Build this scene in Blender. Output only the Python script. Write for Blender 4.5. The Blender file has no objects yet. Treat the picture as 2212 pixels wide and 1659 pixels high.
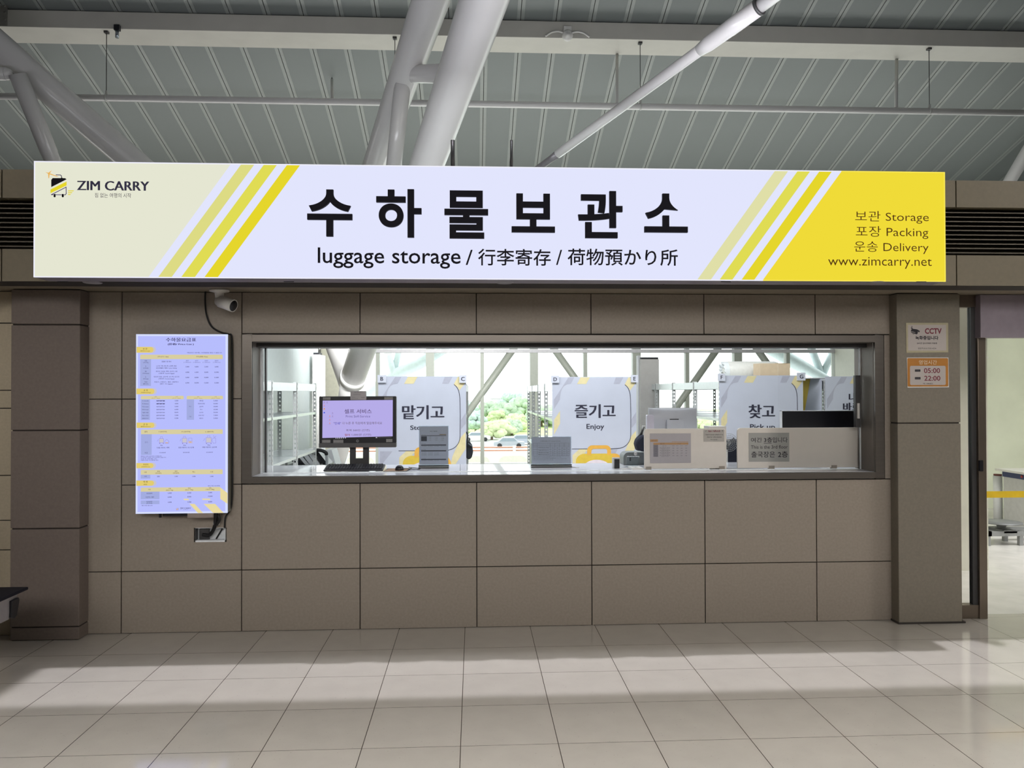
import bpy, bmesh, math, random
from mathutils import Vector, Matrix
random.seed(7)
SC = bpy.context.scene
COL = SC.collection

# ------------------------------------------------------------------ camera
F_PX, IW, IH = 1661.0, 2212.0, 1659.0
CAM = Vector((0.0, -5.24883, 1.6))
RIGHT = Vector((0.99875979, -0.04973077, -0.00239576))
UP = Vector((0.00188342, -0.01034665, 0.9999447))
FWD = Vector((0.0497528, 0.99870907, 0.01024015))
cd = bpy.data.cameras.new('camera')
cam = bpy.data.objects.new('camera', cd)
COL.objects.link(cam)
cd.sensor_width = 36.0
cd.lens = F_PX / IW * 36.0
cd.clip_end = 1000
cam.matrix_world = Matrix(((RIGHT.x, UP.x, -FWD.x, CAM.x), (RIGHT.y, UP.y, -FWD.y, CAM.y), (RIGHT.z, UP.z, -FWD.z, CAM.z), (0, 0, 0, 1)))
SC.camera = cam

def ray(px, py):
    return FWD + RIGHT * ((px - IW / 2) / F_PX) - UP * ((py - IH / 2) / F_PX)
def P(px, py, Y):
    d = ray(px, py); return CAM + d * ((Y - CAM.y) / d.y)
def PZ(px, py, Z):
    d = ray(px, py); return CAM + d * ((Z - CAM.z) / d.z)
def PD(px, py, dist):
    return CAM + ray(px, py) * dist
def R(x0, y0, x1, y1, Y):
    """world rectangle (X0, X1, Z0, Z1) on the plane Y from two corners"""
    a = P(x0, (y0 + y1) / 2, Y); b = P(x1, (y0 + y1) / 2, Y)
    t = P((x0 + x1) / 2, y0, Y); u = P((x0 + x1) / 2, y1, Y)
    return a.x, b.x, u.z, t.z

# ------------------------------------------------------------------ view, world and lights
SC.view_settings.view_transform = 'Standard'
SC.view_settings.look = 'None'
SC.view_settings.gamma = 1.0
SC.view_settings.use_curve_mapping = False
SC.view_settings.exposure = 0.0
SC.cycles.max_bounces = 8
SC.cycles.diffuse_bounces = 4
SC.cycles.glossy_bounces = 4
SC.cycles.transparent_max_bounces = 12
SC.cycles.caustics_reflective = False
SC.cycles.caustics_refractive = False
SC.cycles.use_denoising = True

w = bpy.data.worlds.new('overcast_sky'); SC.world = w
w.use_nodes = True
bg = w.node_tree.nodes['Background']
bg.inputs['Color'].default_value = (0.93, 0.97, 1.0, 1)
bg.inputs['Strength'].default_value = 3.2

def area(name, loc, target, sx, sy, power, col=(1, 1, 1), spread=180):
    l = bpy.data.lights.new(name, 'AREA'); l.shape = 'RECTANGLE'
    l.size = sx; l.size_y = sy; l.energy = power; l.color = col; l.spread = math.radians(spread)
    o = bpy.data.objects.new(name, l); COL.objects.link(o); o.location = loc
    o.rotation_euler = (Vector(target) - Vector(loc)).to_track_quat('-Z', 'Y').to_euler()
    return o
# hall luminaires behind the camera and to both sides, an added beam for the floor band, added store and roof fills, the back-room lamp
area('hall_lamp', (0.5, -8.5, 4.0), (0.5, 0, 1.1), 12, 1.6, 67, (1.0, 0.96, 0.92), 66)
area('hall_downlights', (0.4, -2.9, 8.0), (0.4, -2.9, 0), 11, 2.0, 92, (1.0, 0.98, 0.95), 30)
area('hall_lamp_west', (-9, -5.0, 5.5), (0, -0.5, 0.6), 2.4, 2.4, 12, (1.0, 0.95, 0.91), 90)
area('hall_lamp_east', (9.5, -4.5, 5.5), (0, -0.5, 0.6), 2.4, 2.4, 60, (1.0, 0.95, 0.88), 90)
area('floor_band_beam', (1.6, -0.755, 6.2), (1.6, -0.755, 0), 8.2, 0.87, 17, (0.93, 0.93, 1.0), 1.3)  # added narrow beam that lays the bright band on the floor
area('header_uplight', (0.3, -0.1, 3.02), (0.3, 1.3, 9.0), 16, 0.15, 235, (0.92, 0.92, 1.0), 128)
area('store_fill_front', (0.3, 1.3, 3.6), (0.4, 3.6, 1.0), 5.5, 0.8, 175, (0.93, 0.96, 1.0))  # added fill for the banner fronts, standing in for daylight from above
area('store_fill_rear', (0.2, 7.0, 3.3), (-0.1, 10.0, 1.2), 5, 0.6, 120, (0.98, 1.0, 0.97), 150)  # added fill that brightens the facade mullions and braces
area('store_fill_left', (-1.0, 4.6, 3.2), (-2.2, 8.0, 1.9), 1.4, 0.6, 70, (0.98, 1.0, 0.98), 80)  # added fill aimed at the round column behind the counter
area('back_room_lamp', (6.6, 1.3, 2.6), (6.8, 1.7, 0), 2.2, 1.0, 108, (1.0, 1.0, 0.98))
area('roof_fill_light', (0, 8.3, 3.4), (0, 7.6, 9.0), 20, 1.2, 222, (1.0, 1.0, 0.98))  # added upward fill that brightens the ceiling and the beam underside
pl = area('facade_daylight', (1.0, 10.9, 3.4), (1.0, 0, 3.4), 15, 5.6, 1, (1, 1, 1))
pl.data.cycles.is_portal = True

# ------------------------------------------------------------------ materials
def lin(c):
    c = c / 255.0
    return c / 12.92 if c <= 0.04045 else ((c + 0.055) / 1.055) ** 2.4
def rgb(c): return (lin(c[0]), lin(c[1]), lin(c[2]), 1)
MATS = {}
def mat(name, col, rough=0.5, metal=0.0, noise=0.06, scale=18.0, bump=0.0, spec=0.5, stretch=None):
    if name in MATS: return MATS[name]
    m = bpy.data.materials.new(name); m.use_nodes = True
    nt = m.node_tree; b = nt.nodes['Principled BSDF']
    b.inputs['Roughness'].default_value = rough
    b.inputs['Metallic'].default_value = metal
    b.inputs['Specular IOR Level'].default_value = spec
    c = rgb(col)
    tc = nt.nodes.new('ShaderNodeTexCoord')
    src = tc.outputs['Object']
    if stretch:
        mp = nt.nodes.new('ShaderNodeMapping'); mp.inputs['Scale'].default_value = stretch
        nt.links.new(src, mp.inputs['Vector']); src = mp.outputs['Vector']
    n = nt.nodes.new('ShaderNodeTexNoise'); n.inputs['Scale'].default_value = scale; n.inputs['Detail'].default_value = 5
    nt.links.new(src, n.inputs['Vector'])
    r = nt.nodes.new('ShaderNodeValToRGB')
    r.color_ramp.elements[0].position = 0.3; r.color_ramp.elements[1].position = 0.7
    r.color_ramp.elements[0].color = tuple(max(0, x * (1 - noise)) for x in c[:3]) + (1,)
    r.color_ramp.elements[1].color = tuple(min(1, x * (1 + noise)) for x in c[:3]) + (1,)
    nt.links.new(n.outputs['Fac'], r.inputs['Fac'])
    nt.links.new(r.outputs['Color'], b.inputs['Base Color'])
    if bump:
        bp = nt.nodes.new('ShaderNodeBump'); bp.inputs['Strength'].default_value = bump; bp.inputs['Distance'].default_value = 0.01
        nt.links.new(n.outputs['Fac'], bp.inputs['Height']); nt.links.new(bp.outputs['Normal'], b.inputs['Normal'])
    MATS[name] = m
    return m
def emi(name, col, strength=1.0):
    if name in MATS: return MATS[name]
    m = bpy.data.materials.new(name); m.use_nodes = True
    nt = m.node_tree; nt.nodes.remove(nt.nodes['Principled BSDF'])
    e = nt.nodes.new('ShaderNodeEmission'); e.inputs['Color'].default_value = rgb(col); e.inputs['Strength'].default_value = strength
    nt.links.new(e.outputs[0], nt.nodes['Material Output'].inputs[0])
    MATS[name] = m
    return m
def glass(name, tint=(250, 253, 252), refl=0.05):
    if name in MATS: return MATS[name]
    m = bpy.data.materials.new(name); m.use_nodes = True
    nt = m.node_tree; nt.nodes.remove(nt.nodes['Principled BSDF'])
    t = nt.nodes.new('ShaderNodeBsdfTransparent'); t.inputs[0].default_value = rgb(tint)
    g = nt.nodes.new('ShaderNodeBsdfGlossy'); g.inputs['Roughness'].default_value = 0.02
    f = nt.nodes.new('ShaderNodeFresnel'); f.inputs['IOR'].default_value = 1.3
    x = nt.nodes.new('ShaderNodeMixShader')
    nt.links.new(f.outputs[0], x.inputs[0]); nt.links.new(t.outputs[0], x.inputs[1]); nt.links.new(g.outputs[0], x.inputs[2])
    nt.links.new(x.outputs[0], nt.nodes['Material Output'].inputs[0])
    MATS[name] = m
    return m

# ------------------------------------------------------------------ mesh builder
class MB:
    def __init__(self): self.v = []; self.f = []; self.m = []; self.s = []
    def face(self, pts, m=0, s=False):
        i = len(self.v); self.v += [tuple(p) for p in pts]; self.f.append(tuple(range(i, i + len(pts)))); self.m.append(m); self.s.append(s)
    def raw(self, vs, fs, m=0, s=False):
        i = len(self.v); self.v += [tuple(p) for p in vs]
        for f in fs: self.f.append(tuple(k + i for k in f)); self.m.append(m); self.s.append(s)
    def box(self, x0, x1, y0, y1, z0, z1, m=0):
        vs = [(x, y, z) for x in (x0, x1) for y in (y0, y1) for z in (z0, z1)]
        self.raw(vs, [(0, 1, 3, 2), (4, 6, 7, 5), (0, 4, 5, 1), (2, 3, 7, 6), (0, 2, 6, 4), (1, 5, 7, 3)], m)
        return self
    def obox(self, c, ax, ay, az, hx, hy, hz, m=0):
        """box with its own axes"""
        c = Vector(c); ax = Vector(ax).normalized() * hx; ay = Vector(ay).normalized() * hy; az = Vector(az).normalized() * hz
        vs = [c + ax * i + ay * j + az * k for i in (-1, 1) for j in (-1, 1) for k in (-1, 1)]
        self.raw(vs, [(0, 1, 3, 2), (4, 6, 7, 5), (0, 4, 5, 1), (2, 3, 7, 6), (0, 2, 6, 4), (1, 5, 7, 3)], m)
        return self
    def prism(self, pts, y0, y1, m=0, me=None):
        """polygon in XZ pushed along Y"""
        n = len(pts)
        vs = [(x, y0, z) for x, z in pts] + [(x, y1, z) for x, z in pts]
        self.raw(vs, [tuple(range(n)), tuple(range(2 * n - 1, n - 1, -1))], m)
        self.raw(vs, [(i, (i + 1) % n, n + (i + 1) % n, n + i) for i in range(n)], m if me is None else me)
        return self
    def prismx(self, pts, x0, x1, m=0):
        """polygon in YZ pushed along X"""
        n = len(pts)
        vs = [(x0, y, z) for y, z in pts] + [(x1, y, z) for y, z in pts]
        self.raw(vs, [tuple(range(n)), tuple(range(2 * n - 1, n - 1, -1))] + [(i, (i + 1) % n, n + (i + 1) % n, n + i) for i in range(n)], m)
        return self
    def flat(self, pts, y, m=0):
        self.face([(x, y, z) for x, z in pts], m); return self
    def rect(self, r, y, m=0):
        x0, x1, z0, z1 = r; self.flat([(x0, z0), (x1, z0), (x1, z1), (x0, z1)], y, m); return self
    def path(self, pts, rad, n=10, m=0, caps=True):
        pts = [Vector(p) for p in pts]
        rs = rad if isinstance(rad, (list, tuple)) else [rad] * len(pts)
        rings = []; up = None
        for i, p in enumerate(pts):
            a = pts[max(i - 1, 0)]; b = pts[min(i + 1, len(pts) - 1)]
            t = (b - a).normalized()
            if up is None: up = Vector((0, 0, 1)) if abs(t.z) < 0.9 else Vector((1, 0, 0))
            s = t.cross(up).normalized(); u = s.cross(t).normalized(); up = u
            rings.append([p + (s * math.cos(2 * math.pi * k / n) + u * math.sin(2 * math.pi * k / n)) * rs[i] for k in range(n)])
        vs = [q for r in rings for q in r]
        fs = [(i * n + k, i * n + (k + 1) % n, (i + 1) * n + (k + 1) % n, (i + 1) * n + k) for i in range(len(pts) - 1) for k in range(n)]
        self.raw(vs, fs, m, True)
        if caps:
            self.raw(rings[0], [tuple(range(n))], m); self.raw(rings[-1], [tuple(range(n))], m)
        return self
    def lathe(self, prof, c, axis=(0, 0, 1), n=24, m=0):
        """profile (radius, height) turned about an axis through c"""
        c = Vector(c); t = Vector(axis).normalized()
        a = Vector((1, 0, 0)) if abs(t.x) < 0.9 else Vector((0, 1, 0))
        s = t.cross(a).normalized(); u = t.cross(s)
        vs = []
        for r, h in prof:
            vs += [c + t * h + (s * math.cos(2 * math.pi * k / n) + u * math.sin(2 * math.pi * k / n)) * max(r, 1e-4) for k in range(n)]
        fs = [(i * n + k, i * n + (k + 1) % n, (i + 1) * n + (k + 1) % n, (i + 1) * n + k) for i in range(len(prof) - 1) for k in range(n)]
        self.raw(vs, fs, m, True)
        return self
    def text(self, txt, r, y, m=0, bold=0.0, depth=0.0, keep=None, res=3, spacing=1.0, fat=0.0):
        """writing fitted into the rectangle r = (X0, X1, Z0, Z1) on the plane y; keep='h' keeps the glyph shape and fits the height, 'w' the width"""
        c = bpy.data.curves.new('writing', 'FONT'); c.body = txt; c.resolution_u = res; c.offset = bold; c.fill_mode = 'FRONT'
        c.space_character = spacing
        o = bpy.data.objects.new('writing', c); me = o.to_mesh()
        co = [v.co.copy() for v in me.vertices]; fs = [tuple(p.vertices) for p in me.polygons]
        o.to_mesh_clear(); bpy.data.objects.remove(o); bpy.data.curves.remove(c)
        if not co: return self
        a0 = min(v.x for v in co); a1 = max(v.x for v in co); b0 = min(v.y for v in co); b1 = max(v.y for v in co)
        x0, x1, z0, z1 = r
        sx = (x1 - x0) / max(a1 - a0, 1e-6); sz = (z1 - z0) / max(b1 - b0, 1e-6)
        if keep == 'h': sx = sz
        if keep == 'w': sz = sx
        ox = (x0 + x1) / 2 - (a0 + a1) / 2 * sx; oz = (z0 + z1) / 2 - (b0 + b1) / 2 * sz
        vs = [(ox + v.x * sx, y, oz + v.y * sz) for v in co]
        self.raw(vs, fs, m)
        if fat:
            for k in (-1, 1): self.raw([(p[0] + k * fat, p[1] - 0.0002 * k, p[2]) for p in vs], fs, m)
        if depth:
            cnt = {}
            for f in fs:
                for i in range(len(f)):
                    e = (f[i], f[(i + 1) % len(f)]); k = tuple(sorted(e)); cnt[k] = cnt.get(k, 0) + 1
            n = len(vs)
            self.raw(vs + [(p[0], y + depth, p[2]) for p in vs], [(a, b, b + n, a + n) for (a, b), q in cnt.items() if q == 1], m)
        return self
    def build(self, name, mats, parent=None, bevel=0.0, normals=True):
        me = bpy.data.meshes.new(name)
        off = Vector(parent['origin']) if parent is not None and 'origin' in parent else Vector((0, 0, 0))
        me.from_pydata([(v[0] - off.x, v[1] - off.y, v[2] - off.z) for v in self.v], [], self.f)
        for x in (mats if isinstance(mats, (list, tuple)) else [mats]): me.materials.append(x)
        for p, k, s in zip(me.polygons, self.m, self.s): p.material_index = k; p.use_smooth = s
        if normals:
            b = bmesh.new(); b.from_mesh(me); bmesh.ops.remove_doubles(b, verts=b.verts, dist=1e-6)
            bmesh.ops.recalc_face_normals(b, faces=b.faces); b.to_mesh(me); b.free()
        o = bpy.data.objects.new(name, me); COL.objects.link(o)
        if parent is not None:
            o.parent = parent
            if off.length > 0: o['origin'] = off
        if bevel:
            bm_ = o.modifiers.new('edge', 'BEVEL'); bm_.width = bevel; bm_.segments = 2; bm_.limit_method = 'ANGLE'
        return o
ORIGINS = []
def thing(name, label, cat, loc=(0, 0, 0), group=None):
    o = bpy.data.objects.new(name, None); COL.objects.link(o); o.empty_display_size = 0.1
    o.location = loc; o['origin'] = loc; o['label'] = label; o['category'] = cat
    if group: o['group'] = group
    return o
def tag(o, label, cat, group=None):
    o['label'] = label; o['category'] = cat
    if group: o['group'] = group
    return o
def struct(o): o['kind'] = 'structure'; return o
def rrect(r, rad, n=5, corners='abcd'):
    """rounded rectangle outline; corners a=bottom-left b=bottom-right c=top-right d=top-left"""
    x0, x1, z0, z1 = r; out = []
    for key, cx, cz, a in (('a', x0 + rad, z0 + rad, 180), ('b', x1 - rad, z0 + rad, 270), ('c', x1 - rad, z1 - rad, 0), ('d', x0 + rad, z1 - rad, 90)):
        if key in corners:
            for k in range(n + 1):
                t = math.radians(a + 90 * k / n); out.append((cx + rad * math.cos(t), cz + rad * math.sin(t)))
        else:
            out.append({'a': (x0, z0), 'b': (x1, z0), 'c': (x1, z1), 'd': (x0, z1)}[key])
    return out
def copy_tree(root, delta, label=None, group=None):
    r = root.copy(); COL.objects.link(r); r.location = root.location + Vector(delta)
    if label: r['label'] = label
    if group: r['group'] = group
    for ch in [o for o in bpy.data.objects if o.parent == root]:
        c = ch.copy(); COL.objects.link(c); c.parent = r
        for g in [o for o in bpy.data.objects if o.parent == ch]:
            d = g.copy(); COL.objects.link(d); d.parent = c
    return r

STONE = mat('stone_panel', (148, 138, 127), 0.55, noise=0.07, scale=60)
STONE_D = mat('stone_pillar', (122, 115, 103), 0.55, noise=0.07, scale=60)
STONE_L = mat('stone_pale', (176, 164, 142), 0.55, noise=0.06, scale=60)
GROOVE = mat('joint', (48, 42, 38), 0.9)
STEEL = mat('brushed_steel', (118, 112, 106), 0.34, 0.85, noise=0.05, scale=9, stretch=(0.4, 6, 6))
STEEL_D = mat('dark_steel', (92, 88, 86), 0.3, 0.85, noise=0.08, scale=6)  # darker steel tone, used on the pillar plinth
WHITE_P = mat('white_paint', (222, 224, 226), 0.45, noise=0.03)
WHITE_PL = mat('white_plastic', (214, 212, 208), 0.4, noise=0.03)
GREY_PT = mat('grey_white_paint', (186, 186, 182), 0.35, noise=0.03, scale=3)
BLACK_PL = mat('black_plastic', (24, 24, 30), 0.35, noise=0.1)
BLACK_R = mat('black_rubber', (18, 18, 20), 0.6, noise=0.1)
DARK_G = mat('dark_grey_plastic', (62, 61, 62), 0.4, noise=0.06)
PAPER = mat('paper', (206, 203, 200), 0.7, noise=0.02)
INK = mat('ink', (38, 36, 44), 0.7)
INK_S = mat('grey_ink', (92, 90, 98), 0.7)
RED_INK = mat('maroon_ink', (118, 36, 56), 0.7)
CLEAR = glass('clear_glass', (255, 255, 255))
ACRYL = glass('clear_acrylic', (244, 248, 250))

# ------------------------------------------------------------------ floor
T = 0.44337; X0 = -0.06216; R0 = 0.42076
def floor_mat():
    m = bpy.data.materials.new('granite_tiles'); m.use_nodes = True
    nt = m.node_tree; N = nt.nodes; L = nt.links; b = N['Principled BSDF']
    tc = N.new('ShaderNodeTexCoord'); sp = N.new('ShaderNodeSeparateXYZ'); L.new(tc.outputs['Object'], sp.inputs[0])
    def mth(op, a, bv):
        n = N.new('ShaderNodeMath'); n.operation = op
        for i, q in enumerate((a, bv)):
            if q is None: continue
            if isinstance(q, (int, float)): n.inputs[i].default_value = q
            else: L.new(q, n.inputs[i])
        return n.outputs[0]
    def cell(out, off):
        u = mth('DIVIDE', mth('SUBTRACT', out, off), T)
        fr = mth('FRACT', u, None); fl = mth('FLOOR', u, None)
        edge = mth('MINIMUM', fr, mth('SUBTRACT', 1.0, fr))
        return edge, fl
    ex, ix = cell(sp.outputs['X'], X0 + 40 * -T)
    ey, iy = cell(sp.outputs['Y'], -R0 + 40 * -T)
    gx = mth('LESS_THAN', ex, 0.0042); gy = mth('LESS_THAN', ey, 0.0032)
    g = mth('MAXIMUM', gx, gy)
    wn = N.new('ShaderNodeTexWhiteNoise'); cb = N.new('ShaderNodeCombineXYZ')
    L.new(ix, cb.inputs[0]); L.new(iy, cb.inputs[1]); L.new(cb.outputs[0], wn.inputs['Vector'])
    no = N.new('ShaderNodeTexNoise'); no.inputs['Scale'].default_value = 7; no.inputs['Detail'].default_value = 8
    L.new(tc.outputs['Object'], no.inputs['Vector'])
    sk = N.new('ShaderNodeTexNoise'); sk.inputs['Scale'].default_value = 90; sk.inputs['Detail'].default_value = 2
    L.new(tc.outputs['Object'], sk.inputs['Vector'])
    spk = mth('GREATER_THAN', sk.outputs['Fac'], 0.715)
    val = mth('ADD', mth('MULTIPLY', mth('SUBTRACT', no.outputs['Fac'], 0.5), 0.16), mth('MULTIPLY', mth('SUBTRACT', wn.outputs['Value'], 0.5), 0.05))
    val = mth('ADD', val, 1.0)
    val = mth('MULTIPLY', val, mth('SUBTRACT', 1.0, mth('MULTIPLY', spk, 0.25)))
    mx = N.new('ShaderNodeMix'); mx.data_type = 'RGBA'; mx.blend_type = 'MULTIPLY'; mx.inputs[0].default_value = 1
    mx.inputs[6].default_value = rgb((182, 176, 168))
    cv = N.new('ShaderNodeCombineColor'); [L.new(val, cv.inputs[k]) for k in range(3)]
    L.new(cv.outputs[0], mx.inputs[7])
    m2 = N.new('ShaderNodeMix'); m2.data_type = 'RGBA'; L.new(g, m2.inputs[0]); L.new(mx.outputs[2], m2.inputs[6]); m2.inputs[7].default_value = rgb((62, 52, 50))
    L.new(m2.outputs[2], b.inputs['Base Color'])
    b.inputs['Roughness'].default_value = 0.08; b.inputs['Specular IOR Level'].default_value = 0.8; b.inputs['IOR'].default_value = 1.65
    return m
m = MB(); m.face([(-16, -14, 0), (16, -14, 0), (16, 0.10, 0), (-16, 0.10, 0)])
struct(m.build('floor', floor_mat()))
m = MB(); m.face([(-16, 0.10, 0), (16, 0.10, 0), (16, 11.3, 0), (-16, 11.3, 0)])
struct(m.build('floor_rear', mat('grey_vinyl', (216, 213, 210), 0.16, noise=0.08, scale=5)))

# ------------------------------------------------------------------ front wall with the counter opening
OX0, OX1, OZ0, OZ1 = -1.487, 2.800, 1.036, 1.940      # opening
ZT = 2.275
seam_x = [-6, -2.343, -1.5557, -0.7684, 0.0189, 0.8062, 1.5934, 2.3807, 3.45]
g = 0.0035
m = MB()
hole = R(421, 1140, 487, 1171, 0.0)
m.box(-2.99, hole[0] - .004, 0.012, 0.30, 0, ZT, 1); m.box(hole[1] + .004, OX0 - 0.013, 0.012, 0.30, 0, ZT, 1); m.box(hole[0] - .004, hole[1] + .004, 0.012, 0.30, 0, hole[2] - .002, 1); m.box(hole[0] - .004, hole[1] + .004, 0.012, 0.30, hole[3] + .002, ZT, 1); m.box(hole[0] - .004, hole[1] + .004, 0.08, 0.30, hole[2] - .002, hole[3] + .002, 1); m.box(OX1 + 0.013, 3.36, 0.012, 0.30, 0, ZT, 1)
m.box(OX0, OX1, 0.012, 0.30, 0, OZ0 - 0.05, 1); m.box(OX0, OX1, 0.012, 0.30, OZ1 + 0.03, ZT, 1)
def panel(x0, x1, z0, z1, mm=0):
    m.box(x0 + g, x1 - g, 0.0, 0.02, z0 + g, z1 - g, mm)
rows = [0, 0.4106, 0.985, 1.558, ZT]
panel(-2.99, -2.343, 0, 0.4106); panel(-2.99, -2.343, 0.4106, 1.558); panel(-2.99, -2.343, 1.558, ZT)
hole = R(421, 1140, 487, 1171, 0.0)                    # cut-out below the price board
panel(-2.343, -1.5557, 0, 0.4106)
panel(-2.343, hole[0] - g, 0.4106, 0.985); panel(hole[1] + g, -1.5557, 0.4106, 0.985)
m.box(hole[0] - 2 * g, hole[1] + 2 * g, 0, 0.02, 0.4106 + g, hole[2]); m.box(hole[0] - 2 * g, hole[1] + 2 * g, 0, 0.02, hole[3], 0.985 - g)
panel(-2.343, -1.5557, 0.985, 1.558); panel(-2.343, -1.5557, 1.558, ZT)
for a, b in zip(seam_x[2:], seam_x[3:]):
    b = min(b, 3.36)
    panel(a, b, 0, 0.4106); panel(a, b, 0.4106, 0.985 if b < 2.9 else 0.985); panel(a, b, 1.995, ZT)
panel(2.87, 3.36, 0.985, 1.995)
struct(m.build('wall_front', [STONE, GROOVE]))
# pale wall left of the pillar
m = MB(); m.box(-9, -2.99, 0.012, 0.3, 0, ZT, 1)
zz = [0, 0.07, 0.46, 0.62, 0.92, 1.32, 1.44, 2.0, ZT]
lz = [P(10, y, 0).z for y in (1384, 1188, 1124, 1027, 882, 843, 698)]
lz = [0] + sorted(lz)[1:] + [ZT]
for a, b in zip(lz, lz[1:]):
    for xa, xb in ((-9, -7.4), (-7.4, -5.8), (-5.8, -4.2), (-4.2, -2.99)):
        m.box(xa + g, xb - g, 0, 0.02, a + g, b - g)
struct(m.build('wall_left', [STONE_L, GROOVE]))
# pillars
def pillar(name, x0, x1, y0, zs, mt, plinth=None):
    m = MB(); m.box(x0 + 0.006, x1 - 0.006, y0 + 0.008, 0.011, 0, ZT, 1)
    for a, b in zip(zs, zs[1:]): m.box(x0, x1, y0, 0.011, a + 0.004, b - 0.004)
    o = m.build(name, [mt, GROOVE], bevel=0.004); struct(o)
    if plinth:
        p = MB(); p.box(x0 - 0.006, x1 + 0.02, y0 - 0.006, 0.0, 0.0, plinth); p.build('trim_plinth', STEEL_D, o)
    return o
pillar('pillar_left', -2.990, -2.556, -0.120, [0, 0.086, 0.722, 1.357, 2.044, ZT], mat('stone_pillar_brown', (112, 101, 94), 0.55, noise=0.07, scale=60))
pillar('pillar_right', 2.912, 3.360, -0.095, [0, 1.378, ZT], STONE_D, 0.012)

# header band above the counter with a recessed louvre
HY = -0.46
m = MB()
hz = [2.277, 2.472, 2.782, 2.955]
jl = P(4, 400, HY).x; jr = P(2065, 420, HY).x
m.box(-9, 9, -0.30, 0.30, ZT + 0.001, 2.95, 1)
m.box(-9, 9, HY + 0.012, -0.25, ZT, hz[1] - 0.004, 2); m.box(-9, 9, HY + 0.012, -0.25, hz[2] + 0.004, hz[3] - 0.002, 2)
for xa, xb in ((-9, -6.6), (-6.6, -4.6), (-4.6, jl), (jl, -1.0), (-1.0, 1.2), (1.2, jr), (jr, 5.0), (5.0, 7), (7, 9)):
    m.box(xa + 0.004, xb - 0.004, HY, -0.26, hz[0], hz[1]); m.box(xa + 0.004, xb - 0.004, HY, -0.26, hz[2], hz[3])
hd = struct(m.build('wall_header', [mat('header_panel', (118, 109, 90), 0.5, noise=0.05, scale=40), mat('louvre_dark', (128, 118, 102), 0.8), GROOVE]))
m = MB(); n = 10
for k in range(n):
    z = hz[1] + 0.018 + k * (hz[2] - hz[1] - 0.02) / n
    m.prismx([(HY + 0.03, z), (HY + 0.03, z + 0.006), (HY + 0.12, z + 0.030), (HY + 0.12, z + 0.024)], -9, 9)
m.build('louvre', mat('louvre_slat', (104, 96, 82), 0.5), hd)

# ------------------------------------------------------------------ stainless window surround, counter and sliding glass
m = MB()
def frame(mb, o, i, y0, y1, mm=0):
    mb.box(o[0], i[0], y0, y1, o[2], o[3], mm); mb.box(i[1], o[1], y0, y1, o[2], o[3], mm)
    mb.box(i[0], i[1], y0, y1, o[2], i[2], mm); mb.box(i[0], i[1], y0, y1, i[3], o[3], mm)
fo = (-1.552, 2.862, 0.991, 1.990)
frame(m, fo, (OX0, OX1, OZ0 - 0.002, OZ1), -0.018, 0.011)
wn = struct(m.build('window_1', STEEL, bevel=0.003))
m = MB()   # reveal lining
m.box(OX0 - 0.012, OX0, 0.011, 0.28, OZ0, OZ1); m.box(OX1, OX1 + 0.012, 0.011, 0.28, OZ0, OZ1); m.box(OX0, OX1, 0.011, 0.28, OZ1, OZ1 + 0.012)
m.build('reveal', mat('reveal_steel', (124, 116, 109), 0.5, 0.35, noise=0.05), wn)
m = MB()   # head track and jambs of the sliding panes
m.box(OX0, OX1, 0.10, 0.27, OZ1 - 0.030, OZ1, 0); m.box(OX0, OX0 + 0.012, 0.19, 0.21, OZ0, OZ1 - 0.03, 1); m.box(OX0 + 0.022, OX0 + 0.034, 0.22, 0.25, OZ0, OZ1 - 0.03, 0)
m.build('track', [DARK_G, mat('aluminium_lit_white', (238, 243, 246), 0.35)], wn)  # edge strips coloured white for the light showing along the panes
gx = P(1681, 900, 0.2).x
m = MB()
xa, xb = P(1855.5, 850, 0.2).x, P(1860, 850, 0.2).x; xc, xd = P(1862.5, 850, 0.2).x, P(1867.5, 850, 0.2).x
m.box(xa, xb, 0.19, 0.205, OZ0, OZ1 - 0.03, 0); m.box(xc, xd, 0.19, 0.205, OZ0, OZ1 - 0.03, 0); m.box(xb, xc, 0.195, 0.21, OZ0, OZ1 - 0.03, 1)
m.build('pane_stile', [MATS['aluminium_lit_white'], DARK_G], wn)
m = MB(); m.box(gx, xa, 0.197, 0.202, OZ0 + 0.004, OZ1 - 0.03); m.build('pane', CLEAR, wn)
r = R(1844, 811, 1855, 923, 0.18)
m = MB(); m.box(r[0], r[1], 0.15, 0.185, r[2], r[3]); o = m.build('stile_grip', DARK_G, wn, bevel=0.003)
r = R(1851.5, 871, 1855.5, 904, 0.145)
m = MB(); m.box(r[0], r[1], 0.135, 0.149, r[2], r[3]); m.build('clip', WHITE_PL, o)
# counter top runs back into the store
CT = 1.036
m = MB(); m.box(OX0 + 0.001, OX1 - 0.001, -0.016, 0.012, CT - 0.03, CT - 0.002, 1); m.box(OX0, OX1, 0.012, 0.30, CT - 0.05, CT, 0)
m.box(OX0 - 0.3, OX1 + 0.5, 0.301, 0.78, CT - 0.05, CT, 0); m.box(OX0 - 0.25, OX1 + 0.45, 0.72, 0.75, 0, CT - 0.05, 0)
m.box(OX0 + 0.02, OX1 - 0.02, 0.195, 0.207, CT, CT + 0.004, 2)
tag(m.build('counter', [mat('white_counter', (226, 228, 234), 0.045, noise=0.02), STEEL, MATS['aluminium_lit_white']]), 'long glossy white service counter running through the window opening', 'counter')

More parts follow.
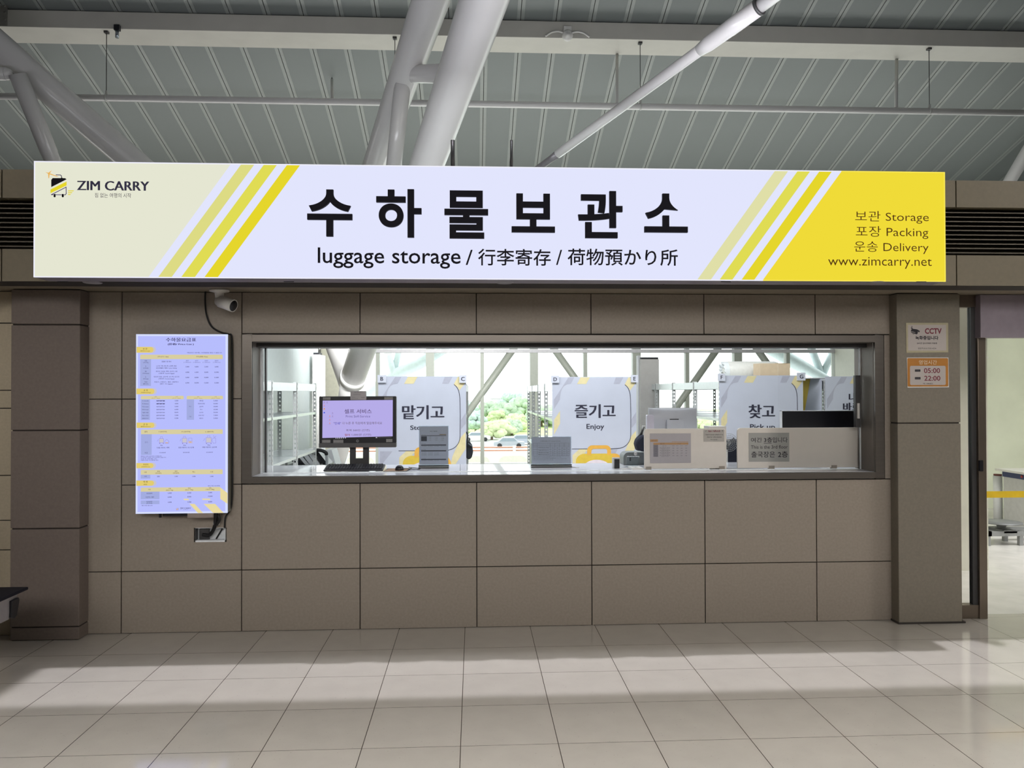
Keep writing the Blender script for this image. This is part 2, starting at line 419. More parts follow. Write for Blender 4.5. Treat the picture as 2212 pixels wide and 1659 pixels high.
# ------------------------------------------------------------------ illuminated sign
SY = -0.63
E_CREAM = emi('backlit_cream', (229, 230, 210)); E_WHITE = emi('backlit_white', (226, 229, 253)); E_Y1 = emi('backlit_pale_yellow', (221, 219, 132))
E_Y2 = emi('backlit_lime_yellow', (224, 220, 84)); E_Y3 = emi('backlit_strong_yellow', (229, 214, 44)); E_Y0 = emi('backlit_faint_yellow', (224, 223, 168)); E_F = emi('backlit_yellow_field', (240, 219, 56))
SIGN_BK = mat('sign_black', (20, 18, 30), 0.6, spec=0.15); SIGN_BR = mat('sign_brown', (96, 56, 14), 0.7, spec=0.15); SIGN_GR = mat('sign_grey', (120, 112, 130), 0.6)
SX0, SX1, SZ0, SZ1 = -2.566, 2.922, 2.276, 2.957
sign = thing('shop_sign', 'long illuminated white and yellow luggage storage sign above the counter', 'sign', (0.18, SY, SZ0))
m = MB(); m.box(SX0, SX1, SY + 0.004, HY - 0.002, SZ0, SZ1)
m.build('casing', mat('sign_casing', (150, 146, 158), 0.4, 0.3), sign, bevel=0.004)
def SP(px, py): p = P(px, py, SY); return (p.x, p.z)
def sline(xt, xb):
    """X of a slanted edge at the sign's top and bottom"""
    return P(xt, 365, SY).x, P(xb, 604, SY).x
Zi0, Zi1 = SZ0 + 0.006, SZ1 - 0.006
m = MB()
def band(l, r_, mm, y=SY):
    m.flat([(l[1], Zi0), (r_[1], Zi0), (r_[0], Zi1), (l[0], Zi1)], y, mm)
eL = (SX0 + 0.006, SX0 + 0.006); eR = (SX1 - 0.006, SX1 - 0.006)
L_ = [sline(a, b) for a, b in ((498, 321), (520.5, 342), (549, 371), (569.6, 391.5), (598, 421), (619.6, 441.5), (648, 470.6))]
R_ = [sline(a, b) for a, b in ((1673.6, 1506.5), (1702.4, 1535.6), (1722.5, 1554.5), (1749.7, 1582), (1769.5, 1601.8), (1796.7, 1629.3), (1816.9, 1648))]
seq = [eL] + L_ + R_ + [eR]
cols = [0, 1, 2, 1, 3, 1, 4, 1, 5, 1, 3, 1, 4, 1, 6]
for k, c in enumerate(cols): band(seq[k], seq[k + 1], c)
sp_ = m.build('light_panel', [E_CREAM, E_WHITE, E_Y1, E_Y2, E_Y3, E_Y0, E_F], sign, normals=False)
fr = MB(); ew = 0.005; xy_ = R_[-1]
for a, b, c, d, k in ((SX0, SX0 + ew, SZ0, SZ1, 0), (SX1 - ew, SX1, SZ0, SZ1, 1), (SX0 + ew, xy_[1], SZ0, Zi0, 0), (xy_[1], SX1 - ew, SZ0, Zi0, 1), (SX0 + ew, xy_[0], Zi1, SZ1, 0), (xy_[0], SX1 - ew, Zi1, SZ1, 1)): fr.box(a, b, SY - 0.003, SY + 0.004, c, d, k)
fr.build('edge_frame', [emi('lit_edge', (240, 240, 252)), emi('lit_edge_yellow', (248, 230, 90))], sign)
def srect(x0, y0, x1, y1): return R(x0, y0, x1, y1, SY)
for ch, b in (('수', (665.1, 411.2, 761.9, 511.9)), ('하', (813.5, 410.3, 911, 514)), ('물', (960.2, 413.4, 1054.4, 516.2)), ('보', (1104.8, 419.9, 1198, 503.2)), ('관', (1248, 414.3, 1343.5, 515.4)), ('소', (1390.8, 419.9, 1483.7, 503.2))):
    MB().text(ch, srect(*b), SY - 0.022, 0, bold=0.024, depth=0.020, res=10).build('raised_letter', SIGN_BK, sp_)
m = MB()
m.text('luggage storage', srect(686.8, 535.8, 995, 580), SY - 0.006, 0, bold=0.006, depth=0.004)
m.text('/', srect(1006, 540, 1021, 572.5), SY - 0.006, 0, depth=0.004); m.text('/', srect(1201, 540, 1214, 572.5), SY - 0.006, 0, depth=0.004)
m.text('行李寄存', srect(1032.7, 538, 1189.4, 574), SY - 0.006, 0, bold=0.008, depth=0.004)
m.text('荷物預かり所', srect(1225.9, 538, 1463.7, 574), SY - 0.006, 0, bold=0.008, depth=0.004)
m.build('lettering', SIGN_BK, sp_)
m = MB()
for t, b in (('보관 Storage', (1846.6, 456.5, 2005.5, 483)), ('포장 Packing', (1848, 489, 2004.5, 516)), ('운송 Delivery', (1844.6, 522, 2005, 548.5)), ('www.zimcarry.net', (1788.4, 555.7, 2012, 580.6))):
    m.text(t, srect(*b), SY - 0.004, 0, bold=-0.004)
m.build('lettering', SIGN_BR, sp_)
# logo
def ZP(x, y): p = P(60 + x / 7.373, 350 + y / 7.373, SY); return (p.x, p.z)
m = MB()
def poly(pts, mm, y=SY - 0.003): m.flat([ZP(*q) for q in pts], y, mm)
poly([(378, 285), (400, 258), (530, 258), (545, 245), (560, 258), (600, 260), (622, 278), (378, 402)], 0)
poly([(365, 440), (623, 312), (623, 375), (365, 500)], 1)
def stroke(mb, pts, wd, mm, y=SY - 0.003, f=ZP):
    q = [Vector(f(*p)) for p in pts]
    for a, b in zip(q, q[1:]):
        d = (b - a); L = d.length
        if L < 1e-9: continue
        d /= L; n_ = Vector((-d.y, d.x)) * wd / 2; a2 = a - d * wd * 0.35; b2 = b + d * wd * 0.35
        mb.flat([tuple(a2 - n_), tuple(b2 - n_), tuple(b2 + n_), tuple(a2 + n_)], y, mm)
stroke(m, [(455, 207), (525, 209), (543, 228), (543, 250)], 0.0042, 2)
stroke(m, [(380, 522), (615, 402), (617, 505), (600, 525), (380, 522)], 0.0042, 2)
for wx, wy in ((432, 545), (562, 545)):
    poly([(wx + 18 * math.cos(t * math.pi / 6), wy + 20 * math.sin(t * math.pi / 6)) for t in range(12)], 0)
    poly([(wx - 14, wy - 34), (wx + 14, wy - 34), (wx + 8, wy), (wx - 8, wy)], 0)
poly([(285, 162), (325, 172), (490, 232), (470, 236), (330, 192)], 3)
poly([(322, 180), (388, 135), (352, 186)], 3); poly([(328, 190), (352, 198), (345, 262), (334, 258)], 3)
for a, b, c in ((645, 740, 461), (645, 715, 490), (645, 690, 519)): poly([(a, c - 7), (b, c - 7), (b - 8, c + 7), (a, c + 7)], 1)
m.build('logo_suitcase', [SIGN_BK, E_Y3, mat('sign_purple', (92, 62, 150), 0.5), emi('backlit_orange', (233, 178, 88))], sp_, normals=False)
m = MB()
m.text('ZIM CARRY', (ZP(795, 380)[0], ZP(1935, 380)[0], ZP(1300, 456)[1], ZP(1300, 306)[1]), SY - 0.004, 0, fat=0.0026)
m.text('짐 없는 여행의 시작', (ZP(1072, 530)[0], ZP(1652, 530)[0], ZP(1300, 570)[1], ZP(1300, 497)[1]), SY - 0.004, 1, bold=0.003)
m.build('logo_lettering', [mat('sign_navy', (42, 36, 84), 0.5), SIGN_GR], sp_)
m = MB()
for px in (136, 624, 1568, 1990): q = PZ(px, 608, SZ0); m.box(q.x - 0.03, q.x + 0.03, q.y - 0.004, q.y + 0.004, SZ0 - 0.003, SZ0)
m.build('drain_slot', BLACK_R, sign)
m = MB()
for px in (200, 1090, 1890): q = PZ(px, 610, SZ0); m.lathe([(0.0, -0.005), (0.05, -0.005), (0.056, 0.0)], (q.x, q.y, SZ0), (0, 0, 1))
m.build('service_cap', mat('cap_grey', (150, 146, 150), 0.4), sign)
for px, tp in ((978, 303), (1105, 303)):
    a = P(px, 370, -0.36)
    t = tag(MB().path([(a.x, -0.36, 2.95), (a.x, -0.36, P(px, tp, -0.36).z)], 0.009 if px > 1000 else 0.013, 8).build('sign_stay', DARK_G), 'thin dark stay rod standing behind the sign, ' + ('first right of the round columns' if px < 1000 else 'just left of the white diagonal rod'), 'rod')

# ------------------------------------------------------------------ price board (light box) left of the counter
BY = -0.10
bx = R(293.5, 722, 491, 1109, BY)
board = thing('price_board', 'tall backlit lavender price list board hung left of the counter', 'price board', (bx[0], 0, bx[2]))
m = MB(); m.box(bx[0], bx[1], BY + 0.012, -0.002, bx[2], bx[3]); m.build('housing', mat('board_housing', (138, 138, 128), 0.35, 0.4), board, bevel=0.006)
E_BG = emi('screen_lavender', (183, 189, 253)); E_PILL = emi('screen_yellow', (226, 204, 112)); E_BAR = emi('screen_sand', (216, 206, 160)); E_GR = emi('screen_grey', (163, 172, 224)); E_PALE = emi('screen_pale', (200, 196, 205)); E_EDGE = emi('screen_edge', (214, 222, 255))
m = MB(); m.box(bx[0], bx[1], BY, BY + 0.012, bx[2], bx[3], 0); m.rect((bx[0] + 0.012, bx[1] - 0.012, bx[2] + 0.012, bx[3] - 0.012), BY - 0.0008, 1)
bp_ = m.build('light_panel', [E_EDGE, E_BG], board, normals=False)
def z1(x, y): p = P(280 + x / 9.617, 710 + y / 9.617, BY); return (p.x, p.z)
def z2(x, y): p = P(280 + x / 9.617, 830 + y / 9.617, BY); return (p.x, p.z)
def z3(x, y): p = P(280 + x / 7.9, 970 + y / 7.9, BY); return (p.x, p.z)
def zr(f, x0, y0, x1, y1):
    a = f(x0, (y0 + y1) / 2); b = f(x1, (y0 + y1) / 2); c = f((x0 + x1) / 2, y0); d = f((x0 + x1) / 2, y1)
    return a[0], b[0], d[1], c[1]
m = MB()
y1_, y2_ = BY - 0.0016, BY - 0.0024
for f, x0, y0, x1, yb, xw in ((z1, 132, 380, 500, 498, 545), (z1, 140, 1245, 520, 1360, 565), (z2, 148, 798, 520, 906, 562), (z3, 118, 240, 412, 325, 452), (z3, 118, 538, 420, 625, 460)):
    rr = zr(f, x0, y0 - 5, xw, yb + 5); rr = (max(rr[0], bx[0] + 0.004), rr[1], rr[2], rr[3]); m.flat(rrect(rr, 0.018, 4, 'bc'), y1_, 3)
    rr = zr(f, x0, y0, x1, yb); rr = (max(rr[0], bx[0] + 0.004), rr[1], rr[2], rr[3]); m.flat(rrect(rr, 0.018, 4, 'bc'), y2_, 0)
for f, b in ((z1, (222, 540, 1935, 632)), (z1, (235, 1395, 1125, 1465)), (z1, (1188, 1395, 1940, 1465)), (z2, (238, 938, 1935, 1035)), (z3, (192, 350, 1588, 432)), (z3, (192, 652, 1548, 722))):
    m.flat(rrect(zr(f, *b), 0.006, 3, 'cd'), y1_, 1)
for f, b in ((z1, (222, 634, 447, 1190)), (z2, (235, 315, 425, 742)), (z2, (1188, 315, 1340, 738)), (z2, (238, 1037, 460, 1468)), (z3, (192, 440, 354, 503)), (z3, (192, 726, 510, 855)), (z3, (192, 878, 510, 940))):
    m.rect(zr(f, *b), y1_, 2)
for pts in ([(1548, 655), (1672, 750), (1672, 935), (1548, 850)], [(1022, 935), (1110, 935), (1255, 1092), (1168, 1092)], [(1265, 935), (1460, 935), (1605, 1090), (1425, 1090)], [(915, 848), (1005, 848), (1018, 872), (935, 872)], [(1235, 845), (1370, 845), (1385, 868), (1250, 868)]):
    m.flat([z3(*q) for q in pts], y1_ + 0.0003, 4)
m.build('printed_blocks', [E_PILL, E_BAR, E_GR, E_PALE, emi('screen_pale_yellow', (232, 218, 160))], bp_, normals=False)
BI = mat('board_ink', (84, 76, 150), 0.7); BI2 = mat('board_brown_ink', (150, 122, 80), 0.7)
m = MB(); yt = BY - 0.0032
def bt(f, txt, x0, y0, x1, yb, mm=0, bold=0.0, keep='h'): m.text(txt, zr(f, x0, y0, x1, yb), yt, mm, keep=keep, res=2, fat=0.0009 if bold > 0.0115 and keep is None and y0 < 400 else (0.00022 if bold > 0 else 0))
bt(z1, '수하물요금표', 760, 190, 1385, 270, 0, 0.012, None)
bt(z1, '(价格/ Price List )', 800, 300, 1335, 350, 0, 0.012, None)
for f, a, b, x, y in ((z1, '보 관', '(寄存/Storage)', 325, 400), (z1, '포 장', '(包装/Packing)', 340, 1262), (z2, '운 송', '(配送/Delivery)', 335, 815)):
    bt(f, a, x - 45, y, x + 45, y + 38, 1, 0.01); bt(f, b, x - 100, y + 52, x + 100, y + 78, 1, 0.006, None)
bt(z3, '프린트', 232, 248, 328, 278, 1, 0.01); bt(z3, '(打印/Print)', 205, 292, 350, 314, 1, 0.006, None)
bt(z3, '택 배', 232, 542, 315, 574, 1, 0.01); bt(z3, '(快递)', 242, 594, 302, 616, 1, 0.006, None)
bt(z1, '*영업시간 이후에는 보관물품을 찾을 수 없습니다', 1190, 488, 1918, 512, 0, 0.004, None)
bt(z1, '규격 (尺寸 / Size)', 585, 566, 810, 602, 1, 0.004, None); bt(z1, '가격 (价格 / Price)', 1385, 566, 1625, 602, 1, 0.004, None)
for t, x, y in (('기본', 340, 668), ('(1개 기준)', 340, 706), ('S', 340, 780), ('(小/Small)', 340, 820), ('M', 340, 890), ('(中/Medium)', 340, 930), ('L', 340, 1000), ('(大/Large)', 340, 1042), ('특대', 340, 1108), ('(超大/XL)', 340, 1148)):
    bt(z1, t, x - 60, y - 14, x + 60, y + 14, 0, 0.004)
bt(z1, '물품별 기준 예시', 670, 668, 868, 698, 0, 0.006, None)
for t, x0, x1, y in (('노트북 가방, 핸드백, 쇼핑백, 배낭', 555, 980, 776), ('(笔记本电脑包, 手提包 / Laptop, Handbag)', 555, 985, 820), ('캐리어 기내용, 백팩, 유모차 소형', 548, 990, 888), ('(小型行李 / Standard luggage)', 606, 935, 930), ('캐리어 대형, 골프백, 보드백, 유모차', 503, 1035, 1000), ('(大型行李 / Oversized luggage)', 603, 935, 1042), ('자전거, 서핑보드, 첼로, 대형박스', 515, 1022, 1108), ('(特大 / XL luggage)', 635, 900, 1148)):
    bt(z1, t, x0, y - 15, x1, y + 15, 0, 0.006, None)
cx = (1203, 1395, 1598, 1810)
for t, u, x in (('3시간', '(~3hour)', cx[0]), ('6시간', '(~6hour)', cx[1]), ('12시간', '(~12hour)', cx[2]), ('24시간', '(~24hour)', cx[3])):
    bt(z1, t, x - 42, 654, x + 42, 678, 0, 0.002); bt(z1, u, x - 75, 688, x + 75, 714, 0, 0.0, None)
for y, rw in ((793, ('3,000', '4,000', '5,000', '6,000')), (907, ('4,000', '6,000', '8,000', '10,000')), (1015, ('5,000', '8,000', '10,000', '12,000')), (1127, ('6,000', '10,000', '12,000', '15,000'))):
    for x, t in zip(cx, rw): bt(z1, t, x - 44, y - 14, x + 44, y + 14, 0, 0.006)
for x, t in ((545, '규격'), (978, '가격'), (1425, '규격'), (1788, '가격')): bt(z2, t, x - 25, 252, x + 25, 274, 1); bt(z2, '(尺寸 / Size)', x - 85, 282, x + 85, 302, 1, 0, None)
for k, t in enumerate(('350*250*100', '400*300*200', '450*350*250', '500*400*300', '550*450*350', '600*500*400', '700*550*450')):
    y = 345 + k * 60.5; bt(z2, t, 560, y - 12, 732, y + 12, 0, 0.012, None); bt(z2, ('3,000', '4,000', '5,000', '6,000', '8,000', '9,000', '12,000')[k], 940, y - 14, 1015, y + 12, 0, 0.006, None)
    bt(z2, ('소 (Small)', '중 (Medium)', '대 (Large)', '특대 (X-Large)', '기본 포장', '특수 포장', '완충재 추가')[k], 265, y - 10, 395, y + 14, 0, 0.004, None)
    bt(z2, ('에어캡', '캐리어 랩핑', '골프백', '박스', '유모차', '보냉 포장', '테이프')[k], 1440, y - 14, 1545, y + 12, 0, 0.006); bt(z2, ('5,000', '10,000', '20,000', '25,000', '30,000', '7,000', '3,000')[k], 1745, y - 14, 1835, y + 12, 0, 0.006, None)
bt(z2, '박스', 1240, 450, 1285, 475, 0); bt(z2, '기타', 1240, 660, 1285, 685, 0)
for t, x0, x1 in (('품목', 315, 375), ('S (20인치)', 608, 775), ('M (24인치)', 1085, 1268), ('L (28인치)', 1575, 1748)): bt(z2, t, x0, 970, x1, 1004, 1, 0.006, None)
bt(z2, '크기', 318, 1190, 378, 1222, 0); bt(z2, '요금', 318, 1408, 378, 1438, 0)
for t, x0, x1, y in (('기내용 캐리어 / 백팩', 560, 825, 1318), ('중형 캐리어 / 보스턴백', 1018, 1338, 1314), ('대형 캐리어 / 골프백', 1515, 1812, 1308)): bt(z2, t, x0, y - 16, x1, y + 16, 0, 0.006, None)
for t, x0, x1, y in (('15,000원', 622, 752, 1420), ('20,000원', 1110, 1245, 1416), ('25,000원', 1595, 1730, 1412), ('50cm', 643, 690, 1268), ('65cm', 1122, 1172, 1266), ('75cm', 1620, 1678, 1262)): bt(z2, t, x0, y - 12, x1, y + 12, 0, 0.004, None)
for t, x1, y in (('*배송은 당일 오후까지 도착합니다', 668, 1494), ('*도서산간 지역은 추가 요금이 있습니다', 760, 1521), ('*공항 및 호텔 배송 가능', 570, 1549), ('*귀중품 및 파손 우려 물품 접수 불가', 600, 1577)): bt(z2, t, 232, y - 11, x1, y + 11, 0, 0.006, None)
for t, x, y in (('구분', 272, 395), ('흑백', 495, 380), ('(복사/출력)', 495, 412), ('컬러', 795, 378), ('(복사/출력)', 795, 410), ('팩스', 1098, 390), ('스캔', 1402, 388)): bt(z3, t, x - 60, y - 12, x + 60, y + 12, 1, 0.008)
for t, x in (('가격', 272), ('500', 495), ('1,000', 797), ('1,000', 1100), ('1,000', 1405)): bt(z3, t, x - 40, 456, x + 40, 478, 0, 0.004)
bt(z3, '*접수는 마감 1시간 전까지', 1335, 618, 1540, 636, 0, 0.004, None)
for t, x, y in (('구분', 340, 690), ('소형', 685, 674), ('(60cm / 5kg)', 685, 702), ('중형', 1020, 668), ('(80cm / 10kg)', 1020, 696), ('대형', 1375, 664), ('(120cm / 20kg)', 1375, 690)): bt(z3, t, x - 110, y - 11, x + 110, y + 11, 1, 0.006)
for t, x, y in (('동일권역', 340, 756), ('타권역 / 제주', 350, 820), ('도서산간', 340, 896), ('(추가요금)', 340, 924), ('5,000', 688, 752), ('6,000', 1022, 748), ('7,000', 1378, 744), ('6,000', 688, 820), ('8,000', 1022, 814), ('10,000', 1380, 806), ('4,000', 688, 908), ('5,000', 1022, 904), ('6,000', 1378, 900)): bt(z3, t, x - 90, y - 12, x + 90, y + 12, 0, 0.006)
bt(z3, '*제주 지역은 별도 문의', 205, 955, 392, 972, 0, 0.006, None)
bt(z3, 'ZIM CARRY', 865, 996, 1050, 1022, 0, 0.01, None); bt(z3, '짐 없는 여행의 시작', 918, 1029, 1000, 1040, 0, 0, None)
m.build('lettering', [BI, BI2], bp_)
m = MB()   # small suitcase pictures and the logo on the board
def outline(f, pts, wd, mm): stroke(m, pts + [pts[0]], wd, mm, yt, f)
for f, x, y, s in ((z2, 665, 1130, 1.0), (z2, 1145, 1120, 1.12), (z2, 1645, 1108, 1.25)):
    outline(f, [(x - 45 * s, y), (x + 45 * s, y), (x + 45 * s, y + 85 * s), (x - 45 * s, y + 85 * s)], 0.0016, 0)
    m.flat([f(x - 40 * s, y + 5), f(x + 40 * s, y + 5), f(x + 40 * s, y + 80 * s), f(x - 40 * s, y + 80 * s)], yt + 0.0004, 1)
    stroke(m, [(x - 20 * s, y), (x - 20 * s, y - 40), (x + 20 * s, y - 40), (x + 20 * s, y)], 0.0014, 0, yt, f)
    for q in (-35, 40): m.flat([f(x + q * s + 12 * math.cos(t), y + 98 * s + 10 * math.sin(t)) for t in [k * math.pi / 4 for k in range(8)]], yt, 0)
    stroke(m, [(x - 85 * s, y + 55 * s), (x - 65 * s, y + 15 * s)], 0.0016, 0, yt, f)
outline(z2, [(735, 1225), (735, 1180), (775, 1145), (818, 1180), (818, 1225)], 0.0016, 0); m.flat([z2(*q) for q in ((745, 1230), (808, 1230), (800, 1205), (752, 1205))], yt + 0.0003, 2)
outline(z2, [(1218, 1180), (1310, 1180), (1310, 1220), (1218, 1220)], 0.0016, 2); outline(z2, [(1230, 1120), (1300, 1120), (1300, 1180), (1230, 1180)], 0.0014, 0); m.flat([z2(*q) for q in ((1235, 1215), (1292, 1215), (1292, 1188), (1235, 1188))], yt + 0.0003, 2)
outline(z2, [(1735, 1120), (1790, 1120), (1795, 1220), (1740, 1225), (1712, 1165)], 0.0016, 0); stroke(m, [(1745, 1060), (1765, 1110), (1800, 1075)], 0.0016, 0, yt, z2)
m.flat([z3(*q) for q in ((800, 1022), (835, 1008), (835, 1030), (800, 1042))], yt, 2); outline(z3, [(800, 1008), (836, 1008), (836, 1042), (800, 1042)], 0.0012, 0)
m.build('pictograms', [emi('screen_violet_line', (140, 128, 200)), E_PALE, emi('screen_orange', (214, 178, 150))], bp_, normals=False)
m = MB()
r = R(353, 1109, 430, 1114, -0.06); m.box(r[0], r[1], -0.07, -0.02, r[2], bx[2] - 0.001, 0)
r = R(406, 1109, 461, 1118, -0.09); m.box(r[0], r[1], -0.10, -0.08, r[2], bx[2] - 0.001, 1)
r = R(344, 1109, 348, 1118, -0.06); m.box(r[0], r[1], -0.066, -0.05, r[2], bx[2] - 0.001, 0)
m.build('bracket', [BLACK_PL, mat('bracket_grey', (150, 138, 132), 0.5)], board)
# service box in the wall under the board, with its cables
sb = thing('wall_box', 'open steel service box set in the stone wall below the price board', 'wall box', (hole[0], 0.02, hole[2]))
m = MB(); x0, x1, a0, a1 = hole
m.box(x0, x1, 0.05, 0.06, a0, a1, 0); m.box(x0, x0 + 0.004, 0.0, 0.05, a0, a1, 1); m.box(x1 - 0.004, x1, 0, 0.05, a0, a1, 0); m.box(x0, x1, 0, 0.05, a0, a0 + 0.012, 0); m.box(x0, x1, 0, 0.05, a1 - 0.003, a1, 0)
m.build('box_liner', [mat('liner_lit_white', (226, 230, 234), 0.4, 0.1), DARK_G], sb)  # liner coloured white for the light its steel throws back
r = R(431, 1142, 453, 1166, 0.04); m = MB(); m.box(r[0], r[1], 0.03, 0.0495, r[2], r[3]); m.build('socket', DARK_G, sb, bevel=0.004)
def W(*pts): return [P(px, py, Y) for px, py, Y in pts]
def smooth_path(pts, k=6):
    pts = [Vector(p) for p in pts]; out = []
    for i in range(len(pts) - 1):
        p0 = pts[max(i - 1, 0)]; p1 = pts[i]; p2 = pts[i + 1]; p3 = pts[min(i + 2, len(pts) - 1)]
        for j in range(k):
            t = j / k
            out.append(0.5 * ((2 * p1) + (p2 - p0) * t + (2 * p0 - 5 * p1 + 4 * p2 - p3) * t * t + (3 * p1 - p0 - 3 * p2 + p3) * t ** 3))
    return out + [pts[-1]]
c = thing('power_cord', 'thick black power cord bundle from the price board into the wall box', 'cord', tuple(P(468, 1110, -0.05)))
MB().path(smooth_path(W((467, 1108, -0.05), (466, 1120, -0.04), (464, 1136, -0.02), (459, 1148, 0.01), (451, 1156, 0.022), (438, 1155, 0.03))), 0.012, 10).build('cord', BLACK_R, c)
MB().path(smooth_path(W((471, 1112, -0.045), (474, 1122, -0.045), (468, 1134, -0.03))), 0.010, 8).build('cord', BLACK_R, c)
MB().path(W((461, 1131, -0.025), (474, 1130, -0.025)), 0.012, 8).build('cable_tie', WHITE_PL, c)
tag(MB().path(smooth_path(W((480, 1142, 0.03), (466, 1166, 0.05))), 0.005, 8).build('thin_wire', BLACK_R), 'thin black wire slanting across the open wall box, right of its thick cord', 'wire')
tag(MB().path(smooth_path(W((444, 624, -0.012), (443, 650, -0.012), (446, 680, -0.012), (457, 705, -0.012), (478, 718, -0.012), (494, 722, -0.03), (500.5, 730, -0.022), (502, 800, -0.02), (502, 1000, -0.02), (501, 1080, -0.02), (496, 1103, -0.02), (487, 1118, -0.012), (485, 1140, -0.006))), 0.0055, 8).build('camera_cable', BLACK_R), 'long black cable running from the camera down beside the price board', 'cable')
# small bolt holes in the stone
# security camera
q = PZ(474, 626, ZT)
sc_ = thing('security_camera', 'white bullet security camera under the soffit above the price board', 'camera', tuple(q))
m = MB(); m.lathe([(0.0, 0), (0.062, 0), (0.062, -0.012), (0.03, -0.02), (0.024, -0.07), (0.0, -0.075)], (q.x, q.y, ZT), (0, 0, 1)); m.build('mount', WHITE_PL, sc_)
a = Vector((q.x, q.y, ZT - 0.075)); b = P(502, 660, q.y - 0.035); d = (b - a).normalized(); a = a - d * 0.015
m = MB(); m.path([a, a + d * 0.022, a + d * 0.023, a + d * 0.13], [0.030, 0.036, 0.040, 0.042], 20); m.build('body', WHITE_PL, sc_)
m = MB(); m.lathe([(0.0, 0.002), (0.034, 0.002), (0.036, 0.0)], a + d * 0.13, d); m.build('lens', BLACK_PL, sc_)

# ------------------------------------------------------------------ notices on the right pillar
NY = -0.0975
def zn(x, y): p = P(1940 + x / 9.214, 680 + y / 9.214, NY); return (p.x, p.z)
nt_ = thing('camera_notice', 'laminated CCTV recording notice, upper of the two on the right pillar', 'notice', (3.0, NY, 1.9))
m = MB(); m.prism([zn(157, 160), zn(997, 160), zn(999, 748), zn(167, 757)][::-1], NY, NY + 0.002, 0); m.rect(zr(zn, 198, 200, 955, 712), NY - 0.0006, 1)
nq_ = m.build('sheet', [mat('laminate_edge', (178, 170, 142), 0.3), mat('notice_paper', (184, 176, 172), 0.4, noise=0.02)], nt_)
m = MB(); yn = NY - 0.0012
m.text('CCTV', zr(zn, 532, 268, 866, 380), yn, 1, bold=0.03)
m.text('녹화중입니다', zr(zn, 343, 420, 800, 498), yn, 0, bold=0.03)
m.text('24시간 감시카메라 작동중', zr(zn, 372, 550, 775, 584), yn, 0, bold=0.012); m.text('담당자:010-7335-4324', zr(zn, 398, 652, 755, 684), yn, 0, bold=0.004)
for pts in ([(250, 322), (272, 276), (372, 290), (432, 322), (418, 350), (408, 348), (396, 330), (340, 352)], [(248, 330), (330, 358), (392, 330), (388, 372), (366, 390), (330, 378), (262, 352)], [(255, 250), (292, 262), (286, 276), (254, 272)], [(270, 222), (284, 232), (276, 246), (264, 240)], [(262, 362), (330, 384), (300, 386)]):
    m.flat([zn(*p) for p in pts], yn, 0)
m.build('lettering', [INK, RED_INK], nq_)
oh = thing('opening_hours', 'orange framed opening hours card, lower of the two on the right pillar', 'notice', (3.0, NY, 1.6))
m = MB(); m.prism([zn(170, 850), zn(1003, 848), zn(1013, 1445), zn(187, 1452)][::-1], NY, NY + 0.002, 0)
m.flat(rrect(zr(zn, 186, 864, 996, 1428), 0.008), NY - 0.0006, 1); m.flat(rrect(zr(zn, 236, 1016, 946, 1398), 0.010), NY - 0.0012, 2)
for b in ((332, 1088, 442, 1132), (332, 1240, 445, 1286)): m.flat(rrect(zr(zn, *b), 0.002), NY - 0.0016, 3)
oq_ = m.build('card', [PAPER, mat('orange_print', (180, 120, 46), 0.4), MATS['notice_paper'], INK], oh)
m = MB(); yn = NY - 0.002
m.text('영업시간', zr(zn, 412, 904, 768, 990), yn, 2, bold=0.004)
m.text('05:00', zr(zn, 512, 1062, 832, 1160), yn, 1, bold=0.012); m.text('22:00', zr(zn, 518, 1214, 838, 1312), yn, 1, bold=0.012)
m.text('TEL. 1544-8272', zr(zn, 490, 1358, 690, 1382), yn, 0, bold=0.004)
m.text('OPEN', zr(zn, 350, 1099, 425, 1121), yn, 3); m.text('CLOSE', zr(zn, 346, 1252, 430, 1274), yn, 3)
m.build('lettering', [INK, RED_INK, mat('cream_print', (226, 208, 178), 0.5), INK_S], oq_)

# ------------------------------------------------------------------ things on the counter
# kiosk monitor
MY = 0.50
def zm(x, y): p = P(670 + x / 7.9, 830 + y / 7.9, MY); return (p.x, p.z)
b0 = R(689.5, 856, 856, 966, MY)
mon = thing('computer_monitor', 'black self service monitor showing a lilac screen on the counter', 'monitor', ((b0[0] + b0[1]) / 2, MY + 0.1, CT))
m = MB(); pts = [zm(155, 205), zm(1468, 200), zm(1470, 1070), zm(150, 1085)][::-1]
cxm = (b0[0] + b0[1]) / 2
m.prism(rrect((b0[0], b0[1], zm(800, 1005)[1], zm(800, 206)[1]), 0.006), MY, MY + 0.035); m.build('bezel', BLACK_PL, mon)
m = MB(); m.prism(rrect((b0[0] - 0.002, b0[1], zm(800, 1080)[1], zm(800, 1004)[1]), 0.006, 4, 'ab'), MY - 0.003, MY + 0.036); m.build('chin', mat('chin_grey', (96, 95, 96), 0.35, 0.3), mon)
m = MB(); m.flat([zm(208, 918), zm(1408, 888), zm(1410, 268), zm(214, 280)], MY - 0.001, 0)
m.flat([zm(425, 934), zm(1400, 918), zm(1400, 890), zm(425, 912)], MY - 0.0015, 1)
for k in range(6): m.rect(zr(zm, 435 + k * 32, 915 - k * 1, 448 + k * 32, 928 - k), MY - 0.002, 2)
m.rect(zr(zm, 1120, 905, 1145, 915), MY - 0.002, 2); m.rect(zr(zm, 1160, 900, 1390, 912), MY - 0.002, 3)
for y, c in ((420, 4), (485, 5)): m.flat([zm(242 + 12 * math.cos(t), y + 12 * math.sin(t)) for t in [k * math.pi / 6 for k in range(12)]], MY - 0.002, c)
